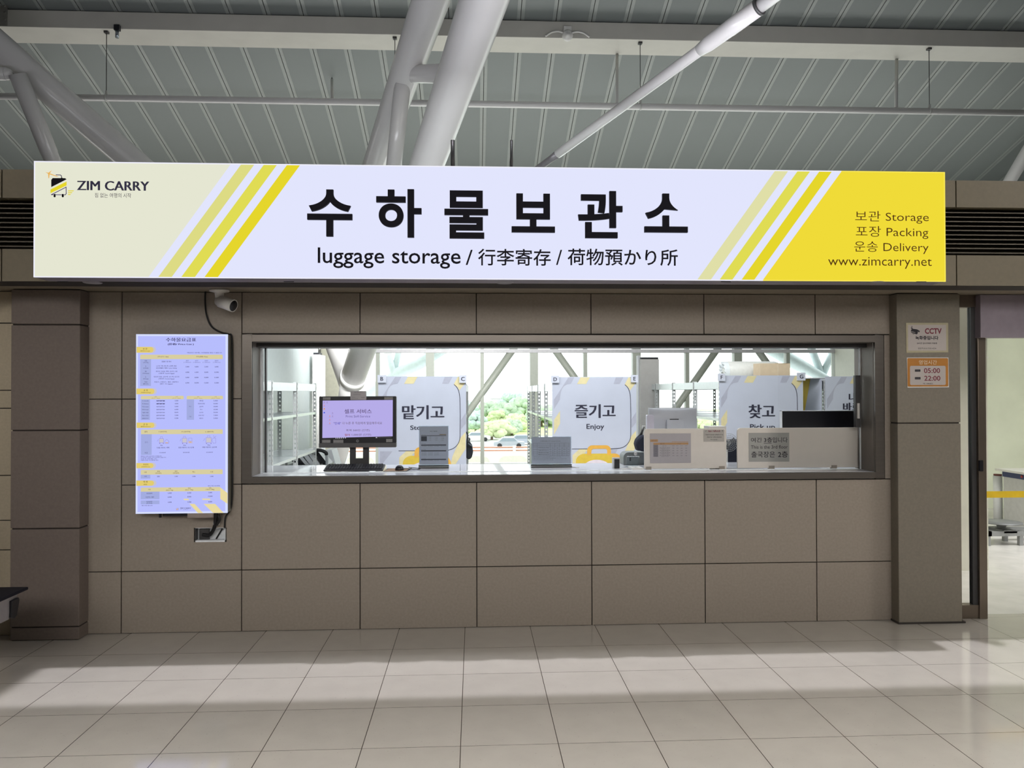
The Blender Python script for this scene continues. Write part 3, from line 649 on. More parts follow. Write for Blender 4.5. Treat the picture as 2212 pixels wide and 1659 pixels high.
for x, y, c in ((242, 312, 6), (290, 312, 6), (242, 365, 7), (335, 548, 7), (382, 548, 6), (382, 495, 6), (335, 608, 7), (335, 668, 7)):
    m.rect(zr(zm, x - 9, y - 14, x + 9, y + 6), MY - 0.002, c); m.rect(zr(zm, x - 16, y + 12, x + 16, y + 17), MY - 0.002, 6)
ms_ = m.build('screen', [emi('screen_lilac', (182, 172, 232)), BLACK_PL, emi('icon_white', (225, 225, 240)), INK_S, emi('icon_orange', (230, 150, 40)), emi('icon_blue', (40, 80, 220)), emi('icon_mauve', (160, 146, 200)), emi('icon_pink', (214, 150, 160))], mon, normals=False)
m = MB(); ys = MY - 0.002
m.text('셀프 서비스', zr(zm, 585, 425, 1050, 500), ys, 0, bold=0.004); m.text('Print Self-Service', zr(zm, 610, 528, 1025, 566), ys, 1)
m.text('"인쇄"', zr(zm, 400, 645, 525, 690), ys, 2, bold=0.006); m.text('다 누른 후 직원에게 말씀해주세요', zr(zm, 550, 640, 1228, 686), ys, 3)
m.text('흑백 500원 (단면)', zr(zm, 612, 766, 1015, 810), ys, 3); m.text('컬러', zr(zm, 590, 846, 680, 884), ys, 4, bold=0.01); m.text('1,000원 (단면)', zr(zm, 710, 842, 1040, 886), ys, 3)
m.build('lettering', [mat('screen_plum', (84, 34, 110), 0.6), mat('screen_violet', (130, 118, 205), 0.6), mat('screen_blue', (70, 70, 235), 0.6), mat('screen_taupe', (132, 112, 140), 0.6), mat('screen_red', (225, 96, 90), 0.6)], ms_)
m = MB(); m.lathe([(0.0, 0.0), (0.009, 0.0)], Vector((zm(808, 968)[0], MY - 0.001, zm(808, 968)[1])), (0, -1, 0)); m.lathe([(0.0095, -0.0006), (0.0075, -0.0006)], Vector((zm(808, 968)[0], MY - 0.001, zm(808, 968)[1])), (0, 1, 0), 24, 1)
m.text('hp', zr(zm, 801, 958, 815, 978), MY - 0.0018, 1, keep='w'); m.build('badge', [DARK_G, mat('badge_silver', (170, 170, 172), 0.3, 0.6)], mon)
stick = mat('sticker_grey', (150, 148, 146), 0.6)
for a, t in (((218, 222, 346, 270), '기내용 캐리어 보관'), ((1265, 216, 1410, 262), '프린트 이용 안내'), ((204, 948, 346, 1000), '출력 / 복사 / 스캔'), ((396, 945, 565, 1003), 'SERVICE'), ((1298, 934, 1402, 988), '이용 안내')):
    rr = zr(zm, *a); m = MB(); m.box(rr[0], rr[1], MY - 0.0015, MY, rr[2], rr[3]); hh = (rr[3] - rr[2]) * 0.32
    m.text(t, (rr[0] + 0.003, rr[1] - 0.003, rr[3] - hh - 0.0006, rr[3] - 0.0010), MY - 0.0022, 1, keep=None, res=2); m.text(t, (rr[0] + 0.003, rr[1] - 0.003, rr[2] + 0.001, rr[2] + hh), MY - 0.0022, 1, res=2)
    m.build('sticker', [stick, INK_S], mon)
m = MB()      # stand with its cable window
sx0, sx1, sz1_, sz0_ = *R(756, 968, 797, 1006, MY + 0.06)[:2], b0[2] + 0.05, CT + 0.012
wx0, wx1 = P(768, 980, MY + 0.06).x, P(785, 980, MY + 0.06).x; wz1, wz0 = P(776, 966, MY + 0.06).z, P(776, 990, MY + 0.06).z
m.box(sx0, wx0, MY + 0.05, MY + 0.08, sz0_, sz1_); m.box(wx1, sx1, MY + 0.05, MY + 0.08, sz0_, sz1_); m.box(wx0, wx1, MY + 0.05, MY + 0.08, sz0_, wz0); m.box(wx0, wx1, MY + 0.05, MY + 0.08, wz1, sz1_)
m.build('stand', DARK_G, mon, bevel=0.002)
m = MB(); m.box(cxm - 0.13, cxm + 0.13, MY - 0.04, MY + 0.13, CT, CT + 0.012); m.build('foot', DARK_G, mon, bevel=0.004)
rr = zr(zm, 688, 118, 960, 266); m = MB(); m.prism(rrect(rr, 0.005), MY - 0.006, MY - 0.002)
yk = MY - 0.007
m.text('셀프 프린트 서비스', zr(zm, 755, 124, 890, 142), yk, 1, res=2); m.text('메일 첨부파일 출력', zr(zm, 740, 168, 860, 182), yk, 1, res=2); m.text('현금 / 카드', zr(zm, 722, 218, 775, 230), yk, 1, res=2); m.text('직원에게 문의하세요', zr(zm, 702, 238, 820, 250), yk, 1, res=2); m.rect(zr(zm, 868, 222, 935, 226), yk, 1)
tag(m.build('note_card', [mat('card_grey', (176, 172, 174), 0.5), INK_S]), 'grey instruction card clipped on the monitor top edge', 'card')
# keyboard, mouse and pad
def counter_pt(px, py): return PZ(px, py, CT)
kc = (counter_pt(699, 1020) + counter_pt(826, 1017)) / 2
kw = (counter_pt(826, 1018) - counter_pt(699, 1018)).length
kb = thing('keyboard', 'black keyboard lying in front of the self service monitor', 'keyboard', (kc.x, kc.y + 0.07, CT))
ky = max(kc.y, 0.225)
m = MB(); m.prismx([(ky, CT + 0.001), (ky, CT + 0.012), (ky + 0.14, CT + 0.038), (ky + 0.15, CT + 0.030), (ky + 0.15, CT + 0.02)], kc.x - kw / 2, kc.x + kw / 2); kq_ = m.build('case', BLACK_PL, kb, bevel=0.004)
kx0 = kc.x - kw / 2 + 0.012; nx = 20; kd = (kw - 0.024) / nx
m = MB()
for rr_ in range(6):
    for k in range(nx):
        yy = ky + 0.012 + rr_ * 0.0205; zz_ = CT + 0.0125 + (0.012 + rr_ * 0.0205) * 26 / 140
        m.obox((kx0 + (k + 0.5) * kd, yy + 0.008, zz_ + 0.004), (1, 0, 0), (0, 140, 26), (0, -26, 140), kd * 0.42, 0.008, 0.004)
m.build('keys', mat('key_black', (36, 36, 40), 0.5), kq_)
a = [counter_pt(*q) for q in ((827, 1020), (879, 1018.5), (890, 1012), (838, 1013))]
m = MB(); n4 = len(a); m.raw([(p.x, p.y, CT + 0.001) for p in a] + [(p.x, p.y, CT + 0.004) for p in a], [(0, 1, 2, 3), (7, 6, 5, 4), (0, 1, 5, 4), (1, 2, 6, 5), (2, 3, 7, 6), (3, 0, 4, 7)], 0)
cc = sum(a, Vector()) / 4
m.face([tuple(cc + (p - cc) * 0.93 + Vector((0, 0, 0.0045))) for p in a], 1)
tag(m.build('mouse_pad', [BLACK_R, mat('pad_tan', (178, 146, 118), 0.7, noise=0.15)]), 'tan mouse pad with a dark border right of the keyboard', 'mouse pad')
mc = counter_pt(863, 1017)
ms = thing('mouse', 'black computer mouse on the tan pad', 'mouse', (mc.x, mc.y, CT))
m = MB(); m.lathe([(0.0, 0.036), (0.014, 0.034), (0.026, 0.024), (0.032, 0.010), (0.031, 0.0), (0.0, 0.0)], (mc.x, mc.y, CT + 0.0046), (0, 0, 1), 20)
o = m.build('shell', BLACK_PL, ms)
MB().path(smooth_path([(mc.x + 0.02, mc.y + 0.02, CT + 0.012), (mc.x + 0.06, mc.y + 0.06, CT + 0.007), (mc.x + 0.11, mc.y + 0.04, CT + 0.005), (mc.x + 0.14, mc.y + 0.10, CT + 0.005), (mc.x + 0.05, mc.y + 0.2, CT + 0.005)]), 0.0025, 6).build('cord', BLACK_R, ms)
# acrylic sign holders
def holder(px0, py0, px1, py1, Y, label, parts):
    x0, x1, z0, z1_ = R(px0, py0, px1, py1, Y)
    h = thing('sign_holder', label, 'sign holder', ((x0 + x1) / 2, Y, CT))
    m = MB(); m.box(x0 - 0.004, x1 + 0.004, Y - 0.004, Y - 0.0025, CT + 0.02, z1_ + 0.004); m.box(x0 - 0.004, x1 + 0.004, Y + 0.0015, Y + 0.003, CT + 0.02, z1_ + 0.004); m.build('acrylic_sleeve', ACRYL, h)
    m = MB(); m.box(x0, x1, Y - 0.001, Y + 0.0005, CT + 0.024, z1_); m.build('sheet', mat('holder_paper', (224, 221, 234), 0.7, noise=0.02), h)
    hs_ = bpy.context.scene.collection.objects[-1]
    m = MB(); m.box(x0 - 0.006, x1 + 0.006, Y - 0.012, Y + 0.012, CT + 0.012, CT + 0.020, 0); m.box(x0 - 0.006, x1 + 0.006, Y - 0.03, Y + 0.03, CT, CT + 0.006, 0); m.box(x0 - 0.004, x1 + 0.004, Y - 0.006, Y + 0.006, CT + 0.006, CT + 0.012, 1); m.build('base', [BLACK_PL, WHITE_P], h)
    m = MB(); parts(m, x0, x1, CT + 0.024, z1_, Y - 0.0016); m.build('lettering', [INK, INK_S, mat('holder_gold', (170, 140, 90), 0.6)], hs_)
def portrait(m, x0, x1, z0, z1_, y):
    w_ = x1 - x0; h = z1_ - z0
    def q(a, b, c, d): return (x0 + a * w_, x0 + c * w_, z1_ - d * h, z1_ - b * h)
    m.text('서비스 이용 안내', q(.36, .115, .62, .14), y, 0, bold=.01, res=2)
    m.rect(q(.06, .235, .93, .25), y, 1); m.rect(q(.70, .205, .93, .222), y, 2); m.rect(q(.06, .26, .26, .385), y, 1)
    for t, b in (('보관 요금', .215), ('포장 요금', .44), ('배송 요금', .60), ('기타', .835)): m.text(t, q(.06, b, .22, b + .013), y, 0, res=2)
    for b in (.475, .625, .85): m.rect(q(.06, b, .93, b + .028), y, 1)
    for b in (.275, .315, .355):
        for a in (.32, .54, .76): m.text('4,000', q(a, b, a + .09, b + .012), y, 0, res=2)
    for b, n_ in ((.515, 4), (.68, 3), (.71, 3), (.74, 3), (.885, 4)):
        for k in range(n_): m.text('안내 문의', q(.08 + k * .22, b, .24 + k * .22, b + .012), y, 0, res=2)
def landscape(m, x0, x1, z0, z1_, y):
    w_ = x1 - x0; h = z1_ - z0
    def q(a, b, c, d): return (x0 + a * w_, x0 + c * w_, z1_ - d * h, z1_ - b * h)
    m.text('수하물 요금표 (가격 / Storage Price List)', q(.22, .135, .73, .17), y, 0, bold=.006, res=2)
    for b in (.23, .30, .36, .46, .55, .62, .70): m.rect(q(.03, b, .96, b + .006), y, 1)
    for a in (.03, .14, .47, .59, .71, .83, .955): m.rect(q(a, .23, a + .003, .705), y, 1)
    for b, t in ((.385, '노트북 가방 Laptop, Handbag'), (.48, '기내용 캐리어 Carry-on'), (.565, '대형 캐리어 Large luggage'), (.64, '특대 Oversized')):
        m.text(t, q(.17, b, .44, b + .03), y, 0, bold=.01, res=2)
        for a in (.51, .63, .75, .87): m.text('5,000', q(a, b + .02, a + .05, b + .04), y, 0, bold=.01, res=2)
    for b, e in ((.735, .75), (.77, .62), (.805, .90), (.84, .55)): m.text('보관 시간 초과시 추가 요금이 발생합니다. Extra charges apply', q(.04, b, e, b + .02), y, 0, res=2)
holder(906, 921, 968, 1009, 0.50, 'upright acrylic holder with a grey printed sheet, beside the self service monitor', portrait)
holder(1148.5, 944, 1233, 1009, 0.50, 'wide acrylic holder with a grey price table, in front of the rack marked D', landscape)
# small card terminal box
rr = R(1324, 989, 1339, 1014.5, 0.36)
cb = thing('terminal', 'small silver and black upright card terminal right of the wide sign holder', 'terminal', (rr[0], 0.36, CT))
m = MB(); m.box(rr[0], rr[1], 0.365, 0.40, CT, rr[3]); m.build('body', mat('silver_plastic', (196, 198, 202), 0.35, 0.2), cb, bevel=0.002)
r2 = R(1327.5, 992, 1338.5, 1012, 0.358); m = MB(); m.box(r2[0], r2[1], 0.358, 0.366, r2[2], r2[3]); m.build('face', BLACK_PL, cb, bevel=0.002)
# label printer
rr = R(1347, 977, 1392, 1010, 0.62)
pr = thing('label_printer', 'rounded grey label printer with a white badge behind the white partition edge', 'printer', (rr[0], 0.62, CT))
m = MB(); hh = rr[3] - CT
m.prism(rrect((rr[0], rr[1] + 0.03, CT, rr[3]), 0.04, 6, 'cd'), 0.62, 0.78); m.build('body', mat('printer_grey', (104, 110, 110), 0.35), pr, bevel=0.004)
c_ = P(1373, 979, 0.618); m = MB(); m.lathe([(0, 0.001), (0.013, 0.001), (0.013, 0)], (c_.x, 0.62, c_.z - 0.004), (0, -1, 0)); m.build('badge', WHITE_PL, pr)
r3 = R(1360, 988, 1363, 996, 0.618); m = MB(); m.box(r3[0], r3[1], 0.617, 0.62, r3[2], r3[3]); m.build('button', BLACK_PL, pr)
# tray with slips
a0 = counter_pt(1366, 1016); a1 = counter_pt(1391, 1016)
ty = thing('card_tray', 'small clear and white tray of slips in front of the label printer', 'tray', (a0.x, a0.y, CT))
m = MB(); m.box(a0.x, a1.x, a0.y, a0.y + 0.16, CT, CT + 0.016); m.build('tray_base', WHITE_PL, ty, bevel=0.002)
m = MB(); m.obox(((a0.x + a1.x) / 2 - 0.01, a0.y + 0.15, CT + 0.05), (1, 0, 0), (0, 1, 0.6), (0, -0.6, 1), 0.045, 0.003, 0.045); m.build('lid', ACRYL, ty)
m = MB(); m.box(a0.x + 0.015, a0.x + 0.05, a0.y + 0.03, a0.y + 0.09, CT + 0.016, CT + 0.0175, 0); m.box(a0.x + 0.028, a0.x + 0.04, a0.y + 0.05, a0.y + 0.06, CT + 0.0176, CT + 0.0182, 1); m.build('slip', [PAPER, BLACK_PL], ty)
for q, lab in (((1245, 1011), 'loose white slip lying on the counter right of the wide sign holder'), ((1352, 1014), 'loose white slip lying on the counter left of the card tray')):
    p = counter_pt(*q); m = MB(); m.obox((p.x, p.y + 0.04, CT + 0.0015), (1, 0.5, 0), (-0.5, 1, 0), (0, 0, 1), 0.012 if q[0] < 1300 else 0.03, 0.03, 0.001); tag(m.build('paper_slip', PAPER), lab, 'slip')
# white partitions
PY = 0.232
PART = mat('partition_white', (218, 212, 204), 0.45, noise=0.02)
def partition(px0, py0, px1, py1, label, clips, corners='cd'):
    rr = R(px0, py0, px1, py1, PY); rr = (rr[0], rr[1], CT + 0.008, rr[3])
    t = thing('desk_partition', label, 'partition', ((rr[0] + rr[1]) / 2, PY, CT))
    MB().prism(rrect(rr, 0.024, 6, corners), PY, PY + 0.018).build('panel', PART, t, bevel=0.002)
    for c0, c1, ct in clips:
        q = R(c0, ct, c1, 1020, PY - 0.006); MB().box(q[0], q[1], PY - 0.008, PY, CT, q[3]).box(q[0], q[1], PY + 0.018, PY + 0.026, CT, q[3]).box(q[0], q[1], PY, PY + 0.018, CT, CT + 0.008).build('clamp', mat('clamp_grey', (150, 142, 132), 0.4), t)
    return rr
partition(1392, 926, 1568.5, 1014.5, 'white desk partition with a printed price table, left of the two', ((1396, 1407, 1008), (1554, 1565.5, 1007)))
partition(1593, 924, 1858, 1014, 'white desk partition with the handwritten floor note, right of the two', ((1661.5, 1673, 1006), (1797, 1808, 1005)), 'd')
def za(x, y): p = P(1380 + x / 6.506, 900 + y / 6.506, PY - 0.002); return (p.x, p.z)
GP = mat('grey_sheet', (172, 168, 172), 0.7, noise=0.02)
sh = thing('price_sheet', 'grey printed price table taped on the left white partition', 'sheet', (za(160, 640)[0], PY, za(160, 640)[1]))
m = MB(); m.box(*zr(za, 158, 236, 732, 652)[:2], PY - 0.0025, PY - 0.0005, *zr(za, 158, 236, 732, 652)[2:]); gq_ = m.build('sheet', GP, sh)
m = MB(); yq = PY - 0.0032
m.rect(zr(za, 160, 320, 268, 354), yq, 1); m.rect(zr(za, 204, 366, 695, 394), yq, 1); m.rect(zr(za, 204, 396, 270, 564), yq, 2); m.rect(zr(za, 462, 351, 695, 357), yq, 1)
yq -= 0.0006
m.text('보관 요금', zr(za, 180, 328, 245, 345), yq, 0, res=2); m.text('물품 구분', zr(za, 298, 374, 360, 388), yq, 0, res=2); m.text('가격 (원)', zr(za, 538, 374, 592, 388), yq, 0, res=2); m.text('품목 예시', zr(za, 332, 406, 390, 418), yq, 0, res=2)
for k, y in enumerate((440, 474, 510, 545)):
    m.text('가방, 쇼핑백, 배낭, 캐리어 등', zr(za, 292, y - 7, 436, y + 5), yq, 0, bold=.01, res=2); m.text('Luggage storage', zr(za, 312, y + 9, 418, y + 18), yq, 0, res=2)
    for x in (483, 540, 600, 664): m.text('5,000', zr(za, x - 13, y - 2, x + 13, y + 8), yq, 0, bold=.02, res=2)
for k, x in enumerate((483, 540, 600, 664)): m.text(('3시간', '6시간', '12시간', '24시간')[k], zr(za, x - 16, 402, x + 16, 416), yq, 0, res=2)
for y in (410, 445, 480, 514, 548): m.text('구분', zr(za, 225, y, 250, y + 12), yq, 0, res=2)
m.build('print', [INK_S, mat('tan_print', (176, 138, 96), 0.6), mat('slate_print', (120, 118, 126), 0.6)], gq_)
tr_ = thing('tax_refund_note', 'small note about tax refund taped on the left partition corner', 'note', (za(1050, 280)[0], PY, za(1050, 280)[1]))
rr = zr(za, 912, 186, 1200, 352); m = MB(); m.box(rr[0], rr[1], PY - 0.0025, PY - 0.0005, rr[2], rr[3]); tq_ = m.build('sheet', mat('note_paper', (176, 172, 166), 0.6), tr_)
m = MB(); yq = PY - 0.0032
m.text('tax refund', zr(za, 972, 188, 1140, 214), yq, 1, bold=0.02); m.text("I don't know where it is.", zr(za, 932, 243, 1185, 260), yq, 0, bold=0.012); m.text('Ask for information', zr(za, 958, 278, 1162, 294), yq, 0, bold=0.012); m.text("I'm sorry.", zr(za, 1008, 312, 1106, 332), yq, 0, bold=0.008)
m.flat([za(935, 205), za(948, 190), za(944, 208)], yq, 0); m.flat([za(1165, 196), za(1182, 196), za(1174, 208)], yq, 0)
m.build('lettering', [INK, RED_INK], tq_)
fn = thing('floor_note', 'handwritten third floor note on the right white partition', 'note', (za(1800, 600)[0], PY, za(1800, 600)[1]))
m = MB(); m.prism([za(1545, 228), za(2112, 226), za(2115, 632), za(1548, 634)][::-1], PY - 0.0025, PY - 0.0005); fq_ = m.build('sheet', mat('note_grey', (160, 160, 156), 0.6, noise=0.02), fn)
m = MB(); yq = PY - 0.0032
m.text('여긴', zr(za, 1575, 296, 1722, 362), yq, 0, bold=0.006); m.text('3층', zr(za, 1758, 292, 1872, 362), yq, 0, bold=0.014); m.text('입니다', zr(za, 1878, 290, 2090, 364), yq, 0, bold=0.006)
m.rect(zr(za, 1755, 371, 1866, 377), yq, 0)
m.text('This is the 3rd floor', zr(za, 1575, 402, 2092, 450), yq, 0, bold=0.002)
m.text('출국장은', zr(za, 1580, 488, 1912, 574), yq, 0, bold=0.008); m.text('2층', zr(za, 1955, 486, 2092, 574), yq, 0, bold=0.014)
m.build('handwriting', INK, fq_)
# paper stack on the partition top
rr = R(1532, 921, 1569, 925.5, PY + 0.03); tag(MB().box(rr[0], rr[1], PY + 0.03, PY + 0.16, CT, rr[3]).build('letter_tray', WHITE_PL), 'white paper tray edge just above the tax refund note', 'tray')
# wide white monitor seen from behind
Y2 = 0.62
rr = R(1403, 881, 1506, 940, Y2)
wm = thing('staff_monitor', 'white curved monitor seen from behind above the left partition', 'monitor', ((rr[0] + rr[1]) / 2, Y2, CT))
xs = [rr[0] + (rr[1] - rr[0]) * k / 16 for k in range(17)]
m = MB()
top = [(x, rr[3]) for x in xs]; 
m.prism([(rr[0], rr[2] - 0.05), (rr[1], rr[2] - 0.05), (rr[1], rr[3]), (rr[0], rr[3])], Y2 + 0.02, Y2 + 0.04)
vs = []; fs = []
for i, x in enumerate(xs):
    u = (i / 16) * 2 - 1; sag = (1 - u * u) * 0.022
    vs += [(x, Y2 + 0.02, rr[3] - sag * 0.0 - 0.003), (x, Y2 - 0.004 + 0.02 * u * u, rr[3] - 0.003 - sag), (x, Y2 - 0.012 + 0.028 * u * u, rr[3] - 0.09), (x, Y2 + 0.016, rr[2] - 0.05)]
for i in range(16):
    for j in range(3): a = i * 4 + j; fs.append((a, a + 4, a + 5, a + 1))
m.raw(vs, fs, 0, True)
m.build('back_shell', mat('monitor_white', (186, 190, 198), 0.4, noise=0.02), wm)
r4 = R(1441, 907, 1477, 945, Y2 - 0.03); m = MB(); m.prism(rrect((r4[0], r4[1], CT + 0.02, r4[3]), 0.006, 4, 'cd'), Y2 - 0.032, Y2 - 0.008); m.build('stand_neck', MATS['monitor_white'], wm)
r4 = R(1447, 905, 1466, 907.5, Y2 - 0.014); m = MB(); m.box(r4[0], r4[1], Y2 - 0.018, Y2 - 0.008, r4[2], r4[3]); m.build('cable_slot', BLACK_PL, wm)
m = MB(); m.box(r4[0] - 0.08, r4[1] + 0.08, Y2 - 0.09, Y2 + 0.10, CT, CT + 0.02); m.build('foot', MATS['monitor_white'], wm, bevel=0.004)
c_ = P(1407, 924, Y2); m = MB(); m.lathe([(0, 0.004), (0.006, 0.004), (0.006, 0)], (c_.x, Y2 + 0.008, c_.z), (0, -1, 0)); m.build('lock_hole', BLACK_PL, wm)
rr = R(1394, 896, 1409, 940, Y2 - 0.03)
m = MB(); m.prism(rrect((rr[0], rr[1], CT, rr[3]), 0.008, 4, 'cd'), Y2 - 0.09, Y2 - 0.045); tag(m.build('pen_box', mat('pale_lilac_plastic', (196, 194, 208), 0.4)), 'pale upright plastic box left of the white curved monitor', 'box')
# black monitor behind the right partition
rr = R(1690, 888, 1846, 970, 0.55)
bm2 = thing('till_monitor', 'black flat monitor standing behind the right white partition', 'monitor', ((rr[0] + rr[1]) / 2, 0.55, CT))
m = MB(); m.box(rr[0], rr[1], 0.55, 0.585, rr[2] - 0.03, rr[3]); m.build('screen', mat('screen_black', (12, 13, 22), 0.3), bm2)
m = MB(); m.box(rr[0] - 0.004, rr[0], 0.549, 0.588, rr[2] - 0.03, rr[3] + 0.004); m.box(rr[0] - 0.004, rr[1], 0.549, 0.588, rr[3], rr[3] + 0.004); m.build('rim', WHITE_P, bm2)
xm = (rr[0] + rr[1]) / 2
m = MB(); m.box(xm - 0.03, xm + 0.03, 0.586, 0.61, CT + 0.012, rr[2] + 0.1); m.box(xm - 0.12, xm + 0.12, 0.50, 0.70, CT, CT + 0.012); m.build('stand', BLACK_PL, bm2)
# chairs and fan behind the counter
navy = mat('navy_fabric', (34, 38, 54), 0.8, noise=0.2, scale=80)
def office_chair(cx, cy, zt, wd, label):
    ch = thing('office_chair', label, 'chair', (cx, cy, 0))
    MB().prism(rrect((cx - wd / 2, cx + wd / 2, 0.52, zt), 0.06, 6), cy, cy + 0.07).build('backrest', navy, ch, bevel=0.015)
    MB().box(cx - 0.23, cx + 0.23, cy + 0.09, cy + 0.52, 0.42, 0.50).build('seat', navy, ch, bevel=0.02)
    MB().path([(cx, cy + 0.3, 0.42), (cx, cy + 0.3, 0.08)], 0.03).build('post', BLACK_PL, ch)
    MB().box(cx - 0.03, cx + 0.03, cy + 0.02, cy + 0.12, 0.42, 0.6).build('back_bracket', BLACK_PL, ch)
    for k in range(5):
        a = k * 2 * math.pi / 5; MB().path([(cx, cy + 0.3, 0.085), (cx + 0.27 * math.cos(a), cy + 0.3 + 0.27 * math.sin(a), 0.05), (cx + 0.28 * math.cos(a), cy + 0.3 + 0.28 * math.sin(a), 0.0)], 0.018, 8).build('leg', BLACK_PL, ch)
q = P(1590, 952, 1.25); office_chair(q.x + 0.02, 1.25, q.z + 0.01, 0.46, 'dark navy office chair back in the gap between the two partitions')
q = P(1384, 948, 1.55); 
bg_ = thing('shoulder_bag', 'black bag hanging on the rack end beside the label printer', 'bag', (q.x, 1.5, 1.2))
pts = [P(x, y, 1.5) for x, y in ((1376, 950), (1388, 938), (1396, 942), (1396, 976), (1378, 975), (1374, 960))]
MB().prism([(p.x, p.z) for p in pts][::-1], 1.5, 1.62).build('bag_body', navy, bg_, bevel=0.02)
a = P(1378, 952, 1.55); b = P(1391, 922, 1.55); MB().path([a, (a + b) / 2 + Vector((0.01, 0, 0.01)), b], 0.012, 8).build('strap', BLACK_R, bg_)
MB().box(b.x - 0.015, b.x + 0.02, 1.54, 1.57, 0, b.z + 0.01).build('hook_post', GREY_PT, bg_)
c_ = P(1574, 956, 1.1)
fan = thing('desk_fan', 'white wire guard fan peeking above the navy chair between the partitions', 'fan', (c_.x, 1.1, 0))
m = MB(); rf = 0.075
for k in range(5):
    r_ = rf * (k + 1) / 5; m.path([(c_.x + r_ * math.cos(t * math.pi / 12), 1.1 - 0.02 * (1 - (k / 5) ** 2), c_.z + r_ * math.sin(t * math.pi / 12)) for t in range(25)], 0.0018, 5)
for k in range(24): t = k * math.pi / 12; m.path([(c_.x, 1.08, c_.z), (c_.x + rf * math.cos(t), 1.1, c_.z + rf * math.sin(t))], 0.001, 4)
m.build('guard', mat('fan_grey', (150, 152, 156), 0.4), fan)
m = MB()
for k in range(3):
    t = k * 2.094; m.face([(c_.x, 1.115, c_.z), (c_.x + 0.065 * math.cos(t), 1.105, c_.z + 0.065 * math.sin(t)), (c_.x + 0.068 * math.cos(t + 0.7), 1.125, c_.z + 0.068 * math.sin(t + 0.7))])
m.build('blade', DARK_G, fan)
MB().path([(c_.x, 1.13, c_.z), (c_.x, 1.19, c_.z)], 0.03, 12).path([(c_.x, 1.16, c_.z), (c_.x, 1.16, 0.02)], 0.012, 8).lathe([(0.1, 0), (0.1, 0.02), (0, 0.03)], (c_.x, 1.16, 0)).build('stand', WHITE_PL, fan)

# ------------------------------------------------------------------ store room behind: side walls, racks, banners
WALLW = mat('store_wall', (184, 194, 195), 0.35, noise=0.03)
m = MB(); xl = -2.45
for k, (a, b) in enumerate(((0.31, 1.9), (1.9, 3.6), (3.6, 5.3), (5.3, 7.0))):
    m.box(xl - 0.06, xl, a + 0.004, b - 0.004, 0, 2.55, 0)
m.box(xl - 0.08, xl - 0.006, 0.31, 7.0, 0, 2.55, 1)
struct(m.build('wall_store_left', [WALLW, GROOVE]))
m = MB()
for q in ((3.44, 3.52, 0.31, 1.40), (3.44, 4.58, 1.40, 1.46), (4.52, 4.58, 1.46, 2.2), (4.52, 5.08, 2.2, 2.26), (5.0, 5.08, 2.26, 4.4), (5.0, 5.98, 4.4, 4.46), (5.9, 5.98, 4.46, 6.2), (5.9, 7.88, 6.2, 6.26), (7.8, 7.88, 6.26, 11.0)): m.box(*q, 0, 2.75)
struct(m.build('wall_store_right', mat('store_wall_warm', (226, 226, 212), 0.5, noise=0.03)))
def post_col(px0, px1, Y, py_top, label_name):
    x0, x1, _, zt = R(px0, py_top, px1, 900, Y)
    m = MB(); m.box(x0, x1, Y, Y + 0.25, 0, zt, 0); m.box(x0 + 0.01, x1 - 0.01, Y + 0.01, Y + 0.2, zt, zt + 0.03, 1)
    return struct(m.build(label_name, [mat('column_grey', (204, 201, 196), 0.5, noise=0.03), BLACK_PL]))
post_col(675, 691, 6.3, 766, 'column_left'); post_col(1384, 1424, 6.3, 776, 'column_right')
x0, x1, _, zt = R(692, 768, 700, 980, 6.4); struct(MB().box(x0, x1, 6.4, 6.5, 0, zt).build('trim_1', WHITE_P))
x0, x1, _, zt = R(1378, 768, 1384, 980, 6.4); struct(MB().box(x0, x1, 6.4, 6.5, 0, zt).build('trim_2', WHITE_P))

RACK = mat('rack_white', (226, 228, 226), 0.4, noise=0.03)
SHELF = mat('rack_shelf', (222, 228, 228), 0.25, 0.2, noise=0.03)
def upright_mesh(h):
    m = MB(); wd = 0.042; th = 0.0025
    def strip(ax):          # a flange with punched slots
        nz = int(h / 0.05)
        def put(a, b, z0, z1):
            if ax == 0: m.box(a, b, 0, th, z0, z1)
            else: m.box(0, th, a, b, z0, z1)
        put(0, 0.013, 0, h); put(0.029, wd, 0, h)
        for k in range(nz + 1): put(0.013, 0.029, k * 0.05, min(k * 0.05 + 0.03, h))
    strip(0); strip(1)
    return m
def rack(x0, x1, y0, bays, bay, h, label, levels, first=True, side=None):
    t = thing('storage_rack', label, 'rack', (x0, y0, 0))
    y1 = y0 + bays * bay
    for i in range(bays + 1):
        for s, xx in ((1, x0), (-1, x1)):
            m = upright_mesh(h); m.v = [(xx + s * v[0], y0 + i * bay + (v[1] if i < bays else -v[1]), v[2]) for v in m.v]
            m.build('upright', RACK, t)
    for i in range(bays):
        for z in levels:
            tk = 0.085 if z == levels[-1] else 0.028
            m = MB(); a, b = y0 + i * bay + 0.003, y0 + (i + 1) * bay - 0.003
            m.box(x0 + 0.003, x0 + 0.02, a, b, z - tk, z); m.box(x1 - 0.02, x1 - 0.003, a, b, z - tk, z); m.box(x0 + 0.02, x1 - 0.02, a, a + 0.015, z - tk, z); m.box(x0 + 0.02, x1 - 0.02, b - 0.015, b, z - tk, z)
            m.box(x0 + 0.02, x1 - 0.02, a + 0.015, b - 0.015, z - 0.008, z - 0.003)
            m.build('shelf', SHELF, t)
    return t
rack(-2.40, -1.935, 1.20, 3, 1.045, 1.715, 'white slotted rack along the left store wall, bare of luggage', (0.30, 0.90, 1.36, 1.70))
BYF = 3.05
def bx_(px, Y=BYF): return P(px, 900, Y).x
